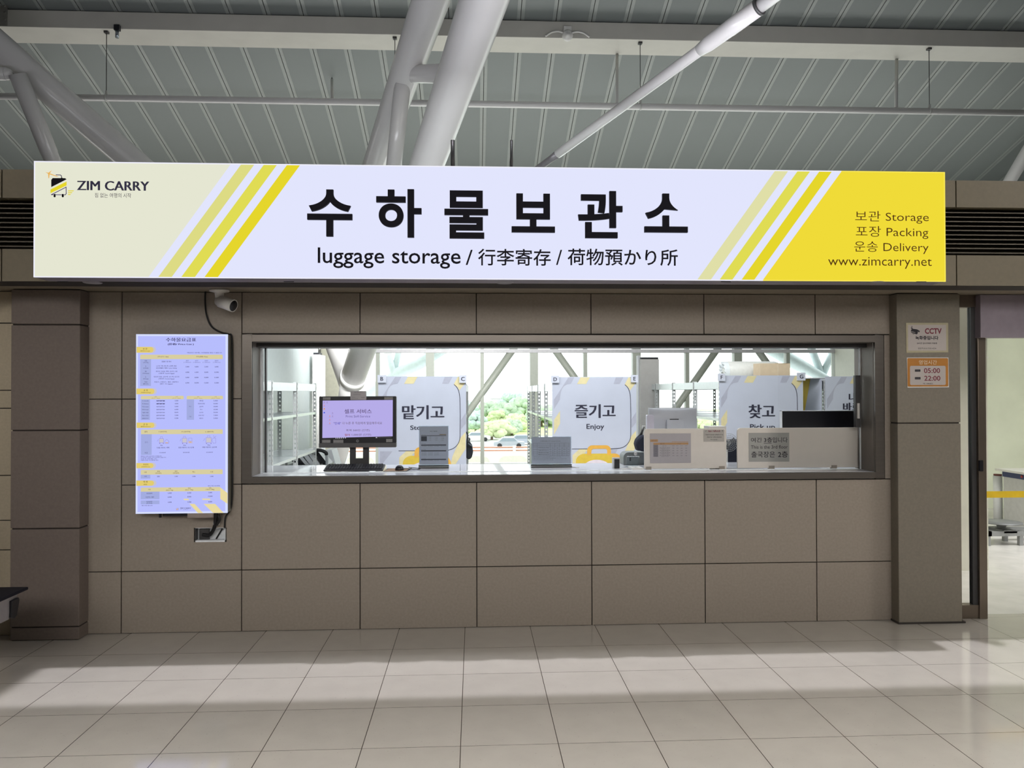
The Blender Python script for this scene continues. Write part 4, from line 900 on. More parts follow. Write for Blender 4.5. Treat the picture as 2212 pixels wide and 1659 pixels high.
rack(bx_(822), bx_(1006), BYF + 0.02, 4, 1.0, 1.70, 'white slotted rack behind the banner with the letters B and C', (0.30, 0.85, 1.30, 1.69))
rack(bx_(1195), bx_(1373), BYF + 0.02, 4, 1.0, 1.70, 'white slotted rack behind the banner with the letters D and E', (0.30, 0.85, 1.30, 1.69))
rack(bx_(1556), bx_(1733), BYF + 0.02, 4, 1.0, 1.72, 'white slotted rack under the bubble wrap roll, behind the letters F and G', (0.30, 0.85, 1.30, 1.71))
rack(bx_(1784), bx_(1961), BYF + 0.02, 3, 1.0, 1.72, 'white slotted rack at the right store wall with boards on top', (0.30, 0.85, 1.30, 1.71))
BAN = mat('banner_cloth', (190, 195, 208), 0.8, noise=0.03, scale=4)
B_GR = mat('banner_grey', (172, 174, 188), 0.8); B_YE = mat('banner_yellow', (220, 208, 160), 0.8); B_GO = mat('banner_gold', (216, 186, 66), 0.8); B_OR = mat('banner_orange', (226, 172, 72), 0.8); B_PK = mat('banner_blush', (226, 214, 220), 0.8); B_TX = mat('banner_ink', (40, 40, 58), 0.7)
def banner(px0, px1, py0, label, words, Y=BYF - 0.02, clip=None):
    """a cloth banner; artwork laid out in the pixel frame of the banner with the D and E cards (335..1175 by 525..1390)"""
    x0, x1 = P(px0, 900, Y).x, P(px1, 900, Y).x
    zt = P((px0 + px1) / 2, py0, Y).z; zb = 0.45
    s = (x1 - x0) / 840.0
    def f(x, y): return (x0 + (x - 335) * s, zt - (y - 525) * s)
    t = thing('banner', label, 'banner', ((x0 + x1) / 2, Y, zb))
    m = MB(); nx_, nz_ = 24, 24
    vs = [(x0 + (x1 - x0) * i / nx_, Y + 0.002 * math.sin(i * 1.3) * math.cos(j * .7) * 0, zb + (zt - zb) * j / nz_) for j in range(nz_ + 1) for i in range(nx_ + 1)]
    m.raw(vs, [(j * (nx_ + 1) + i, j * (nx_ + 1) + i + 1, (j + 1) * (nx_ + 1) + i + 1, (j + 1) * (nx_ + 1) + i) for j in range(nz_) for i in range(nx_)], 0)
    m.box(x0, x1, Y + 0.001, Y + 0.004, zb, zt)
    cl_ = m.build('cloth', BAN, t)
    m = MB(); y1 = Y - 0.0012
    def pl(pts, mm, dy=0): 
        q = [f(*p) for p in pts]; m.flat(q, y1 - dy, mm)
    pl([(497, 530), (555, 530), (521, 592), (480, 598), (452, 616), (432, 645), (419, 682), (413, 720), (412, 748), (352, 845), (352, 750)], 0)
    pl([(618, 530), (710, 530), (672, 596), (582, 596)], 1); pl([(970, 530), (1045, 530), (1008, 596), (945, 596)], 0)
    pl([(1095, 530), (1165, 540), (1165, 590), (1110, 662), (1095, 630), (1058, 600)], 1)
    pl([(412, 862), (412, 985), (352, 1095), (352, 950)], 1); pl([(1170, 875), (1170, 980), (1125, 1035), (1122, 950)], 0)
    pl([(1170, 1060), (1170, 1220), (1060, 1390), (1020, 1390), (1045, 1290), (1125, 1110)], 1)
    pl([(600, 1242), (690, 1242), (560, 1390), (535, 1390), (535, 1300)], 1); pl([(920, 1242), (985, 1242), (960, 1290), (920, 1300)], 0); pl([(352, 1242), (470, 1242), (352, 1390)], 0)
    # suitcase drawing
    n = 20
    pl([(600, 1600), (600, 1600)][:0] + [(568 + 0, 1600), (568, 1360)] + [(568 + 90 - 90 * math.cos(a), 1360 - 75 * math.sin(a)) for a in [k * math.pi / 2 / 6 for k in range(1, 7)]] + [(930, 1285), (930, 1600)], 2, 0.0006)
    pl([(930, 1600), (930, 1285), (960, 1285)] + [(955 + 75 * math.sin(a), 1370 - 85 * math.cos(a)) for a in [k * math.pi / 2 / 6 for k in range(7)]] + [(1030, 1600)], 3, 0.0006)
    hdl = [(680, 1300), (680, 1255)] + [(730 - 50 * math.cos(a), 1255 - 52 * math.sin(a)) for a in [k * math.pi / 2 / 5 for k in range(1, 6)]] + [(870 + 48 * math.sin(a), 1255 - 52 * math.cos(a)) for a in [k * math.pi / 2 / 5 for k in range(6)]] + [(918, 1300), (880, 1300), (880, 1262)] + [(860 + 20 * math.cos(a), 1260 - 22 * math.sin(a)) for a in [k * math.pi / 2 / 4 for k in range(5)]] + [(740, 1238), (724, 1250), (720, 1300)]
    pl(hdl, 3, 0.0009)
    pl([(640 + 0, 1420)] + [(775 - 130 * math.cos(a), 1420 - 75 * math.sin(a)) for a in [k * math.pi / 12 for k in range(13)]], 4, 0.0012)
    stroke(m, [(1060, 604), (1078, 620), (1093, 641), (1104, 667), (1111, 698), (1115, 740), (1118, 900), (1116, 1110)] + [(985 + 130 * math.cos(a), 1110 + 125 * math.sin(a)) for a in [k * math.pi / 2 / 8 for k in range(9)]] + [(915, 1238)], 0.006, 5, y1 - 0.0004, f)
    stroke(m, [(530, 1238), (690, 1238)], 0.006, 5, y1 - 0.0004, f)
    m.build('artwork', [B_GR, B_YE, B_GO, B_OR, B_PK, B_TX], cl_, normals=False)
    m = MB()
    for txt, b, bd in words:
        rr = (f(b[0], 0)[0], f(b[2], 0)[0], f(0, b[3])[1], f(0, b[1])[1]); m.text(txt, rr, y1 - 0.001, 0, bold=min(bd, 0.004), fat=0.0045 if bd > 0.01 else 0.0008)
    m.build('lettering', B_TX, cl_)
    return t, f
banner(817, 1007, 813, 'white banner between the B and C cards, partly behind the upright holder', (('맡기고', (565, 802, 962, 936), 0.022), ('Storage', (640, 995, 880, 1050), 0.004)))
banner(1193, 1375, 814, 'white banner between the D and E cards, reading Enjoy in dark letters', (('즐기고', (562, 797, 962, 932), 0.022), ('Enjoy', (675, 992, 850, 1056), 0.004)))
banner(1554, 1735, 811, 'white banner between the F and G cards, reading Pick up', (('찾고', (628, 812, 888, 946), 0.022), ('Pick up', (640, 1005, 890, 1072), 0.004)))
banner(1783, 1962, 813, 'white banner right of the G card, cut off by the window stile', (('나', (575, 690, 640, 775), 0.02), ('바로', (515, 785, 690, 872), 0.02)))
# side banner of the last rack
xs_ = bx_(1778); sb2 = thing('side_banner', 'pale banner with a yellow stripe on the rack side right of the G card', 'banner', (xs_, BYF + 0.3, 0.5))
zt = P(1776, 818, BYF + 0.02).z
MB().box(xs_ - 0.006, xs_ - 0.002, BYF + 0.02, BYF + 0.66, 0.5, zt).build('cloth', BAN, sb2)
m = MB(); yy = lambda u: BYF + 0.02 + u
m.face([(xs_ - 0.0075, yy(0.60), zt), (xs_ - 0.0075, yy(0.28), zt), (xs_ - 0.0075, yy(0.47), zt - 0.46), (xs_ - 0.0075, yy(0.60), zt - 0.55)]); m.build('stripe', B_GO, sb2)
# letter cards
for ch, x0, x1, y0, y1 in (('B', 815.5, 834, 810, 826.5), ('C', 992, 1008, 810, 827), ('D', 1190.5, 1208, 811.5, 827), ('E', 1363, 1378.5, 810, 826), ('F', 1551.5, 1566.5, 807, 823), ('G', 1722.5, 1740, 805, 822)):
    rr = R(x0, y0, x1, y1, BYF - 0.04); t = thing('letter_card', f'small white card with the letter {ch} on the top corner of a banner', 'card', (rr[0], BYF - 0.04, rr[2]))
    cq_ = MB().box(rr[0], rr[1], BYF - 0.040, BYF - 0.022, rr[2], rr[3]).build('card', mat('card_white', (200, 204, 215), 0.6, noise=0.01), t)
    w_ = rr[1] - rr[0]; h_ = rr[3] - rr[2]; MB().text(ch, (rr[0] + w_ * .28, rr[1] - w_ * .28, rr[2] + h_ * .25, rr[3] - h_ * .25), BYF - 0.0415, 0, fat=0.0012, keep='h').build('lettering', B_TX, cq_)
# bubble wrap roll, carton and boards on the rack tops
a = P(1566, 790, BYF + 0.35); b = P(1678, 791, BYF + 0.35); rz = 1.712
rad = 0.115
bw = thing('bubble_wrap_roll', 'white roll of bubble wrap lying on the rack above the F card', 'roll', ((a.x + b.x) / 2, BYF + 0.35, rz))
m = MB(); m.path([(a.x - 0.01, BYF + 0.35, rz + rad), (a.x + 0.03, BYF + 0.35, rz + rad), (b.x - 0.03, BYF + 0.35, rz + rad), (b.x, BYF + 0.35, rz + rad)], [rad * .9, rad, rad, rad * .92], 28); m.build('roll', mat('bubble_wrap', (232, 232, 224), 0.3, noise=0.04, scale=40, bump=0.2), bw)
m = MB(); rn = random.Random(3)
ring = [(a.x - 0.012 - rn.random() * 0.05, BYF + 0.35 + rad * 1.0 * math.cos(k * math.pi / 14), rz + rad + rad * .98 * math.sin(k * math.pi / 14)) for k in range(28)]
ring2 = [(a.x + 0.02, p[1], p[2]) for p in ring]; mid = [(a.x - 0.03 + rn.random() * .03, BYF + 0.35 + (p[1] - BYF - 0.35) * .5, rz + rad + (p[2] - rz - rad) * .5) for p in ring]
m.raw(ring + ring2 + mid, [(k, (k + 1) % 28, 28 + (k + 1) % 28, 28 + k) for k in range(28)] + [(k, (k + 1) % 28, 56 + (k + 1) % 28, 56 + k) for k in range(28)]); m.build('crumpled_end', mat('film_white', (238, 244, 244), 0.15, noise=0.05), bw)
rr = R(1642, 785, 1706, 809, BYF + 0.04)
cbx = thing('carton', 'brown cardboard box on the rack in front of the bubble wrap roll', 'box', ((rr[0] + rr[1]) / 2, BYF + 0.1, rz))
lx = P(1630, 790, BYF + 0.12).x
m = MB(); m.raw([(rr[0], BYF + 0.03, rz), (rr[1], BYF + 0.03, rz), (rr[1], BYF + 0.2, rz), (lx, BYF + 0.16, rz), (rr[0], BYF + 0.03, rr[3]), (rr[1], BYF + 0.03, rr[3]), (rr[1], BYF + 0.2, rr[3]), (lx, BYF + 0.16, rr[3])], [(0, 1, 2, 3), (4, 5, 6, 7), (0, 1, 5, 4), (1, 2, 6, 5), (2, 3, 7, 6), (3, 0, 4, 7)]); m.build('carton_body', mat('cardboard', (216, 196, 166), 0.7, noise=0.04), cbx)
m = MB(); m.box((rr[0] + rr[1]) / 2 - 0.002, (rr[0] + rr[1]) / 2 + 0.14, BYF + 0.028, BYF + 0.0305, rr[3] - 0.004, rr[3] + 0.001); m.build('lid_edge', mat('cardboard_edge', (196, 172, 138), 0.7), cbx)
for k, (p0, p1, q0, q1, lab) in enumerate(((1768, 1833, 806, 813, 'thicker white foam board lying on the right rack top'), (1745, 1838, 803.5, 806, 'thin white foam board lying over the thicker one on the right rack'))):
    x0, x1 = P(p0, 808, BYF + 0.1).x, P(p1, 808, BYF + 0.1).x
    tag(MB().box(x0, x1, BYF + 0.05, BYF + 0.7, 1.713 + k * 0.027, 1.736 + k * 0.015).build('foam_board', WHITE_P, bevel=0.002), lab, 'board')
# black bag on the C rack
pts = [P(x, y, BYF + 0.3) for x, y in ((1007, 950), (1013, 952), (1020, 962), (1022, 976), (1019, 988), (1013, 992), (1007, 989))]
bag = thing('backpack', 'black backpack hanging on the rack beside the C banner edge', 'bag', (pts[0].x, BYF + 0.3, 1.0))
m = MB(); n = 14
c0 = sum(pts, Vector()) / len(pts)
m.prism([(p.x, p.z) for p in pts], BYF + 0.22, BYF + 0.42); m.build('bag_body', mat('black_cloth', (36, 40, 46), 0.8, noise=0.2), bag, bevel=0.02)
a = P(1009, 952, BYF + 0.3); MB().path([a, a + Vector((0.01, 0, 0.06)), (bx_(1006) + 0.004, BYF + 0.3, a.z + 0.10)], 0.008, 6).build('strap', BLACK_R, bag)
a = P(1011, 957, BYF + 0.28); b = P(1021, 963, BYF + 0.28); MB().path([a - Vector((0, .08, 0)), b - Vector((0, .08, 0))], 0.006, 6).build('zip', mat('zip_grey', (120, 128, 134), 0.4), bag)
# luggage cart with boards below the left rack
YC = 4.62
ct = thing('hand_cart', 'grey hand cart holding upright boards at the rear left of the store', 'cart', (P(670, 1000, YC).x, YC, 0))
cx0, cx1 = P(619, 1000, YC).x, P(706, 1000, YC).x; zc = P(660, 1005, YC).z
MB().box(cx0, cx1, YC - 0.02, YC + 0.5, zc - 0.04, zc).build('deck', mat('cart_grey', (120, 124, 122), 0.4, 0.4), ct)
for x in (cx0 + 0.02, cx1 - 0.02):
    for y in (YC, YC + 0.46): MB().path([(x, y, zc - 0.04), (x, y, 0.0)], 0.016, 8).build('leg', GREY_PT, ct)
zh = P(700, 973, YC).z
MB().path(smooth_path([(cx1, YC, zc - 0.02), (cx1, YC, zh - 0.1), (cx1 - 0.01, YC, zh - 0.03), (cx1 - 0.07, YC, zh), (cx1 - 0.16, YC, zh + 0.005)]), 0.018, 10).build('handle', mat('cart_tube', (190, 194, 198), 0.3, 0.5), ct)
MB().path(smooth_path([(cx1 - 0.006, YC, zh - 0.06), (cx1 - 0.012, YC, zh - 0.03), (cx1 - 0.07, YC, zh), (cx1 - 0.17, YC, zh + 0.005)]), 0.022, 10).build('grip', BLACK_R, ct)
zl = P(622, 978, YC).z
MB().path([(cx0, YC, zc - 0.02), (cx0, YC, zl)], 0.014, 8).build('side_post', GREY_PT, ct); MB().path([(cx0, YC, zl - .02), (cx0, YC, zl + 0.02)], 0.02, 8).build('post_cap', BLACK_R, ct)
k = 0
for x0, x1, yt_, lean, mt, lab in ((631, 640, 987, 10, BLACK_PL, 'black foam board standing first from the left on the hand cart'), (640, 651, 988, 10, BLACK_PL, 'black foam board standing second from the left on the hand cart'), (650, 659, 979, 10, WHITE_P, 'white foam board standing right after the two black ones on the cart'), (660, 671, 975, 10, WHITE_P, 'white foam board in the middle of the upright boards on the cart'), (672, 681, 973, 10, WHITE_P, 'white foam board just left of the dark board behind the cart handle'), (688, 699, 975, 10, BLACK_PL, 'black foam board leaning right behind the hand cart handle')):
    xa, xb = P(x0, 990, YC + .1).x, P(x1, 990, YC + .1).x; z1_ = P(x0, yt_, YC + .1).z; ln = lean / 7.9 * .05
    m = MB(); m.prism([(xa + ln, zc), (xb + ln, zc), (xb - ln, z1_), (xa - ln, z1_ + 0.01)], YC + .05 + k * .004, YC + .40)
    tag(m.build('foam_board', mt), lab, 'board'); k += 1
xa, xb = P(707, 990, YC + .6).x, P(726, 990, YC + .6).x
m = MB(); m.prism([(xa + .06, 0), (xb + .18, 0), (xb - .06, P(715, 972, YC + .6).z), (xa - .03, P(715, 972, YC + .6).z)], YC + .6, YC + 1.0); tag(m.build('packing_board', WHITE_P), 'big white board leaning between the hand cart and the round column', 'board')

# ------------------------------------------------------------------ roof ceiling
def zceil(y): return 9.489 - 0.324 * y
def ceil_hit(px, py):
    d = ray(px, py); t = (9.489 - 0.324 * CAM.y - CAM.z) / (d.z + 0.324 * d.y); return CAM + d * t
CW = 0.553
gx0 = ceil_hit(1043.9, 234.3).x
CEIL = mat('ceiling_perforated', (128, 133, 131), 0.7, noise=0.05, scale=300)
CEIL_L = mat('ceiling_margin', (153, 157, 153), 0.6, noise=0.03)
m = MB(); Ya, Yb = -14, 11.15
def strip(x0, x1, dz, mm):
    m.face([(x0, Ya, zceil(Ya) + dz), (x1, Ya, zceil(Ya) + dz), (x1, Yb, zceil(Yb) + dz), (x0, Yb, zceil(Yb) + dz)], mm)
for k in range(-30, 31):
    x = gx0 + k * CW
    strip(x + 0.005, x + 0.058, 0, 1); strip(x + 0.058, x + CW - 0.058, 0.004, 0); strip(x + CW - 0.058, x + CW - 0.005, 0, 1)
    strip(x - 0.005, x + 0.005, 0.03, 2)
struct(m.build('ceiling', [CEIL, CEIL_L, GROOVE], normals=False))
m = MB(); m.face([(-17, Ya, zceil(Ya) + 0.1), (17, Ya, zceil(Ya) + 0.1), (17, Yb, zceil(Yb) + 0.1), (-17, Yb, zceil(Yb) + 0.1)]); struct(m.build('roof', CEIL))
# hall shell out of view
HW = mat('hall_wall', (150, 146, 140), 0.6, noise=0.04)
struct(MB().box(-16.1, -16, -14, 11.2, 0, 14.2).build('wall_west', HW)); struct(MB().box(16, 16.1, -14, 11.2, 0, 14.2).build('wall_east', HW)); struct(MB().box(-16, 16, -14.1, -14, 0, 14.2).build('wall_south', HW))
# box beam under the ceiling
YB = 6.53
z_b = P(1106, 80, YB).z; z_l = P(1106, 44, YB).z; z_t = P(1106, 27, YB + 0.1).z
yb2 = PZ(1106, 114, z_b).y
BEAM = mat('beam_paint', (190, 187, 179), 0.45, noise=0.04, scale=3)
m = MB(); m.prismx([(YB, z_b), (yb2, z_b), (yb2, z_t + 0.25), (YB + 0.1, z_t + 0.1), (YB + 0.1, z_l + 0.015), (YB, z_l)], -15.9, 15.9)
m.box(-15.9, 15.9, YB + 0.06, YB + 0.12, z_t - 0.01, z_t + 0.02)
struct(m.build('beam', BEAM, bevel=0.006))
a = P(8, 78, YB - 0.01)
m = MB(); m.box(a.x - 0.5, a.x + 0.05, YB - 0.014, YB - 0.001, z_b + 0.0, z_t)
for k in range(3):
    for j in (-0.06, 0.02): m.lathe([(0, 0.012), (0.014, 0.012), (0.016, 0)], (a.x + j - 0.0, YB - 0.014, z_b + 0.1 + k * 0.1), (0, -1, 0), 8)
tag(m.build('splice_plate', mat('beam_plate', (128, 126, 120), 0.5)), 'bolted grey splice plate at the far left end of the ceiling beam', 'plate')
# struts of the roof tree
TUBE = mat('tube_paint', (208, 206, 205), 0.22, 0.0, noise=0.03, scale=2, spec=0.6)
def s1d(y): return 0.93 / (0.0606 + (990 - y) * 6e-5)
def s1(y): return PD(1045.5 - (1045.5 - 763) * y / 815.0, y, s1d(y))
t = thing('roof_strut', 'thickest round white roof strut, crossing in front of the others above the sign', 'roof strut', tuple(PD(728, 1008, 15.35)))
top = s1(0); low = s1(815); dr = (top - low)
tt = 1.0
while (low + dr * tt).z < zceil((low + dr * tt).y) - 0.02 and tt < 4: tt += 0.02
MB().path([low, s1(359), top, low + dr * tt], [0.21, 0.207, 0.242, 0.26], 40).build('tube', TUBE, t)
base = PD(728, 1008, 15.35); base.z = 0
MB().path([base, base + (low - base) * 0.25, base + (low - base) * 0.8, low], [0.10, 0.15, 0.20, 0.205], 36).build('foot_cone', TUBE, t)
MB().path([low - dr.normalized() * 0.10, low + dr.normalized() * 0.06], [0.222, 0.222], 36).build('collar', TUBE, t)
def s2d(y): return 1 / (0.112 - y / 361 * 0.022)
def s2(y): return PD(931 - 124 * y / 361, y, s2d(y))
a = s2(0); b = s2(361); d2 = (b - a)
tt = 1.0
while (a + d2 * tt).y < 10.9 and (a + d2 * tt).z > 0.05: tt += 0.01
t2 = 0.0
while (a + d2 * t2).z < zceil((a + d2 * t2).y) - 0.02 and t2 > -4: t2 -= 0.02
t = thing('roof_strut', 'round white roof strut behind and left of the thickest one', 'roof strut', tuple(a + d2 * tt))
MB().path([a + d2 * tt, b, a, a + d2 * t2], [0.14, 0.164, 0.215, 0.24], 36).build('tube', TUBE, t)
nd = s2(160)
e2 = s1(158)
MB().path([PD(878, 160, s2d(160) - .05), PD(900, 160, s2d(160) - 0.15), e2], [0.105, 0.108, 0.108], 28).lathe([(0.0, -0.05), (0.08, -0.03), (0.108, 0.02)], PD(878, 160, s2d(160) - .05), (1, 0, 0)).build('cross_stub', TUBE, t)
r_a = PD(870, 178, s2d(165) - 0.05); r_b = s1(650)
MB().path([r_a, r_a + (r_b - r_a) * .35, r_a + (r_b - r_a) * 0.36, r_b], [0.105, 0.105, 0.1, 0.1], 28).build('drop_tube', TUBE, t)
la = PD(137, 220, 11.0); lb = PD(715, 715, 13.2); dl = la - lb
t = thing('roof_strut', 'round white roof strut rising to the upper left corner of the photo', 'roof strut', tuple(lb))
tt = 1.0
while (lb + dl * tt).z < zceil((lb + dl * tt).y) - 0.02 and tt < 4: tt += 0.02
MB().path([s1(838), lb, la, lb + dl * tt], [0.16, 0.2, 0.2, 0.2], 36).build('tube', TUBE, t)
na = PD(38, 160, 10.4); nb = PD(215, 600, 11.5); nz = nb + (nb - na) * ((nb.z) / (na.z - nb.z)); 
t = thing('roof_prop', 'steep white tube at the far left, dropping behind the sign end', 'tube', tuple(nz))
MB().path([na, na + (nb - na) * .36, na + (nb - na) * .37, nz], [0.112, 0.112, 0.106, 0.106], 28).build('tube', TUBE, t)
MB().path([PD(-260, 152, 10.4), PD(15, 160, 10.4)], 0.085, 24).lathe([(0.085, 0), (0.06, 0.06), (0, 0.075)], PD(15, 160, 10.4), (1, 0, 0)).build('cross_stub', TUBE, t)
ra = PD(2300, 190, 14.2); rb = PD(2105, 520, 15.8)
ra2 = ra + (ra - rb) * 0.6
tag(MB().path([ra2, ra, rb, rb + (rb - ra) * .5], 0.115, 28).build('roof_strut', TUBE), 'round white roof strut at the far right edge above the header', 'roof strut')
# diagonal tie rod with its turnbuckle sleeve
def rd(px): 
    u = (px - 866) / (1660 - 866.0); return PD(px, 580 - 580 * u, 1 / (0.0917 + u * (0.1613 - 0.0917)))
t = thing('tie_rod', 'slim white diagonal tie rod with a sleeve, rising to the upper right', 'rod', tuple(rd(866)))
MB().path([rd(1205), rd(1500), rd(1525)], [0.047, 0.050, 0.052], 24).build('rod', TUBE, t)
MB().path([rd(866), rd(1190), rd(1208)], [0.036, 0.036, 0.044], 20).build('lower_end', mat('rod_shadow_grey', (104, 102, 104), 0.4, 0.4), t)  # lower end coloured dark for the shadow it lies in
MB().path([rd(1510), rd(1530), rd(1532), rd(1575), rd(1577), rd(1640)], [0.052, 0.066, 0.066, 0.069, 0.071, 0.071], 24).build('sleeve', TUBE, t)
MB().path([rd(1641), rd(2150)], [0.056, 0.056], 24).build('rod', TUBE, t); MB().path([rd(1637), rd(1642)], 0.073, 24).build('ring', DARK_G, t)
# horizontal pipe with hangers and stays
YP = 6.62
pz = P(1106, 226, YP).z
tag(MB().path([(-15.8, YP, pz), (15.8, YP, pz)], 0.050, 16).build('conduit_pipe', TUBE), 'long thin white pipe hung level below the ceiling beam', 'pipe')
for px, py, wh in ((230, 62, 'at the far left of the ceiling'), (853, 76, 'beside the round white struts'), (1383, 84, 'right of the round detector'), (2007, 92, 'at the far right of the ceiling')):
    x = P(px, 140, YP).x
    h = thing('pipe_hanger', f'thin wire hanger from beam to pipe, {wh}', 'hanger', (x, YP, pz))
    MB().path([(x, YP, pz + 0.05), (x, YP, z_b)], 0.006, 6).build('wire', DARK_G, h)
    MB().path([(x - 0.012, YP, pz), (x + 0.012, YP, pz)], 0.056, 16).box(x - 0.014, x + 0.014, YP - 0.014, YP + 0.014, pz + 0.05, pz + 0.11).build('clamp', GREY_PT, h)
    MB().box(x - 0.03, x + 0.03, YP - 0.03, YP + 0.03, z_b - 0.03, z_b).build('beam_clamp', DARK_G, h)
for px, py, rad, wh in ((75, 160, 0.028, 'first from the left'), (717, 168, 0.024, 'second from the left, fainter'), (1333, 93, 0.024, 'third from the left, dark tipped'), (1937, 100, 0.026, 'first from the right')):
    x = P(px, 190, YP).x; a = ceil_hit(px, py); 
    if a.y < yb2 + 0.1 : a = P(px, py + 6, yb2 + 0.05)
    s_ = thing('pipe_stay', f'short grey stay between pipe and ceiling, {wh}', 'stay', (x, YP, pz))
    b = Vector((x, YP + 0.02, pz + 0.045))
    a = b + (a - b) * 0.985
    MB().path([b, b + (a - b) * 0.9], rad, 10).build('tube', GREY_PT, s_)
    MB().path([b + (a - b) * 0.9, a], rad * 0.55, 8).build('tip', BLACK_PL, s_)
# detector under the beam and the little spotlight
a = P(1226, 75, YB - 0.03); 
t = thing('beam_detector', 'round white detector with two curved arms on the ceiling beam', 'detector', (a.x, YB, a.z))
MB().lathe([(0.05, -0.02), (0.085, 0.0), (0.085, 0.03), (0.06, 0.06), (0.035, 0.065), (0.03, 0.085), (0, 0.09)], (a.x, YB, a.z), (0, -1, -0.25), 28).build('body', WHITE_PL, t)
MB().box(a.x - 0.06, a.x + 0.06, YB - 0.04, YB, a.z + 0.05, a.z + 0.13).build('bracket', WHITE_PL, t)
for s in (-1, 1): MB().path(smooth_path([(a.x + s * 0.07, YB - 0.03, a.z + 0.03), (a.x + s * 0.15, YB - 0.03, a.z + 0.05), (a.x + s * 0.25, YB - 0.03, a.z + 0.03), (a.x + s * 0.34, YB - 0.03, a.z - 0.03)]), 0.014, 8).build('arm', WHITE_PL, t)
a = P(252, 62, YB - 0.05)
t = thing('beam_clip', 'small black and silver clip fixture on the beam, upper left', 'fixture', (a.x, YB, a.z))
MB().box(a.x - 0.04, a.x + 0.04, YB - 0.06, YB, a.z - 0.02, a.z + 0.06).build('head', BLACK_PL, t); b = P(253, 74, YB - 0.03)
MB().path([(b.x, YB - 0.03, a.z - 0.02), (b.x, YB - 0.03, a.z - 0.13)], 0.026, 12).build('tail', mat('zinc', (170, 178, 186), 0.25, 0.8), t)

# ------------------------------------------------------------------ glass facade at the back and what lies outside
FY = 11.15
MUL = mat('facade_metal', (164, 168, 158), 0.4, noise=0.03)
fz = zceil(FY)
m0 = MB(); m0.box(-16, P(703, 900, FY).x - 0.6, FY - 0.05, FY + 0.1, 0, fz)
fa = struct(m0.build('window_2', mat('facade_wall', (206, 204, 186), 0.5)))
def fx(px): return P(px, 850, FY).x
pitch = fx(1153) - fx(929.5); c0 = fx(929.5)
wide = [c0 + k * pitch for k in range(-1, 7)]; thin = [x + pitch / 2 for x in wide]
for x in wide: MB().box(x - 0.085, x + 0.085, FY - 0.12, FY + 0.05, 0, fz).build('mullion', MUL, fa)
for x in thin: MB().box(x - 0.04, x + 0.04, FY - 0.10, FY + 0.04, 0, fz).build('mullion', MUL, fa)
ztr = (P(1106, 754.5, FY - 0.1).z, P(1106, 762, FY - 0.1).z)
MB().box(-15, 15, FY - 0.14, FY + 0.02, ztr[1], ztr[0]).build('transom', mat('transom_lilac', (190, 188, 192), 0.4), fa)
MB().box(-15, 15, FY - 0.08, FY + 0.06, 0.0, P(1106, 1000, FY).z).build('sill', MUL, fa)
zt_b = P(1153, 693, FY).z
for k, kk in ((1, 0), (1, 2), (3, 2), (3, 4), (5, 4), (5, 6)):
    a = Vector((wide[k + 1], FY - 0.05, zt_b)); b = Vector((wide[kk + 1], FY - 0.05, 0.05)); MB().path([a, b], 0.075, 16).build('brace', MUL, fa)
MB().box(fx(700), fx(740), FY - 0.35, FY - 0.13, 0, fz - 0.1).build('pier', mat('pier_cream', (216, 214, 196), 0.5), fa)
MB().box(-15, 15, FY - 0.15, FY + 0.1, fz - 0.35, fz).build('head_rail', MUL, fa)
m = MB(); m.box(-15, 15, FY - 0.012, FY, 0.1, fz - 0.3); m.build('pane', glass('facade_glass', (250, 253, 251)), fa)
# outside struts of the canopy
OUT = mat('outside_tube', (214, 226, 228), 0.4)
n1 = (850, 812, 18.5)
def octube(par, pts, rad, name): MB().path([PD(*p) for p in pts], rad, 20).build(name, OUT, par)
cf = thing('canopy_frame', 'pale branching canopy frame outside the glass, above the B banner', 'canopy frame', tuple(PD(858, 1040, 18.4)))
octube(cf, ((826, 715, 18.6), (856, 835, 18.4), (858, 1040, 18.4)), 0.09, 'post'); octube(cf, ((874, 700, 18.7), n1), 0.075, 'branch'); octube(cf, ((968, 745, 18.2), (905, 785, 18.4), n1, (742, 890, 18.8), (735, 1040, 18.8)), 0.15, 'main_tube')
cf = thing('canopy_frame', 'pale branching canopy frame outside the glass, behind the brown box and G card', 'canopy frame', tuple(PD(1776, 1040, 18.5)))
octube(cf, ((1640, 738, 18.2), (1720, 785, 18.4), (1776, 815, 18.5), (1776, 1040, 18.5)), 0.16, 'main_tube'); octube(cf, ((1732, 700, 18.7), (1775, 810, 18.6)), 0.09, 'branch'); octube(cf, ((1818, 715, 18.7), (1778, 808, 18.6)), 0.085, 'branch')
GZ = -6.0
m = MB(); m.face([(-120, 11.4, GZ), (220, 11.4, GZ), (220, 400, GZ), (-120, 400, GZ)]); struct(m.build('ground', mat('outdoor_paving', (206, 206, 202), 0.8, noise=0.05, scale=0.2)))
m = MB(); m.face([(-120, 128, GZ + 0.05), (220, 128, GZ + 0.05), (220, 190, -3.0), (-120, 190, -3.0)]); struct(m.build('lawn', mat('lawn_green', (186, 206, 136), 0.9, noise=0.15, scale=0.4)))
CON = mat('concrete', (206, 202, 190), 0.8, noise=0.06)
pw = thing('road_parapet', 'pale concrete road parapet with arched panels outside the glass', 'parapet', (10, 25, GZ))
ztp = P(1100, 979, 25).z
MB().box(-40, 70, 25, 25.5, GZ, ztp).build('wall', CON, pw)
m = MB()
for k in range(70):
    x = -38 + k * 1.5; m.prism(rrect((x, x + 1.1, ztp - 1.2, ztp - 0.12), 0.25, 4, 'cd'), 24.97, 25.0)
m.build('panels', mat('concrete_shade', (190, 186, 172), 0.85), pw)
gr = thing('guard_rail', 'brown guard rail running along the outdoor road parapet', 'rail', (10, 25, ztp))
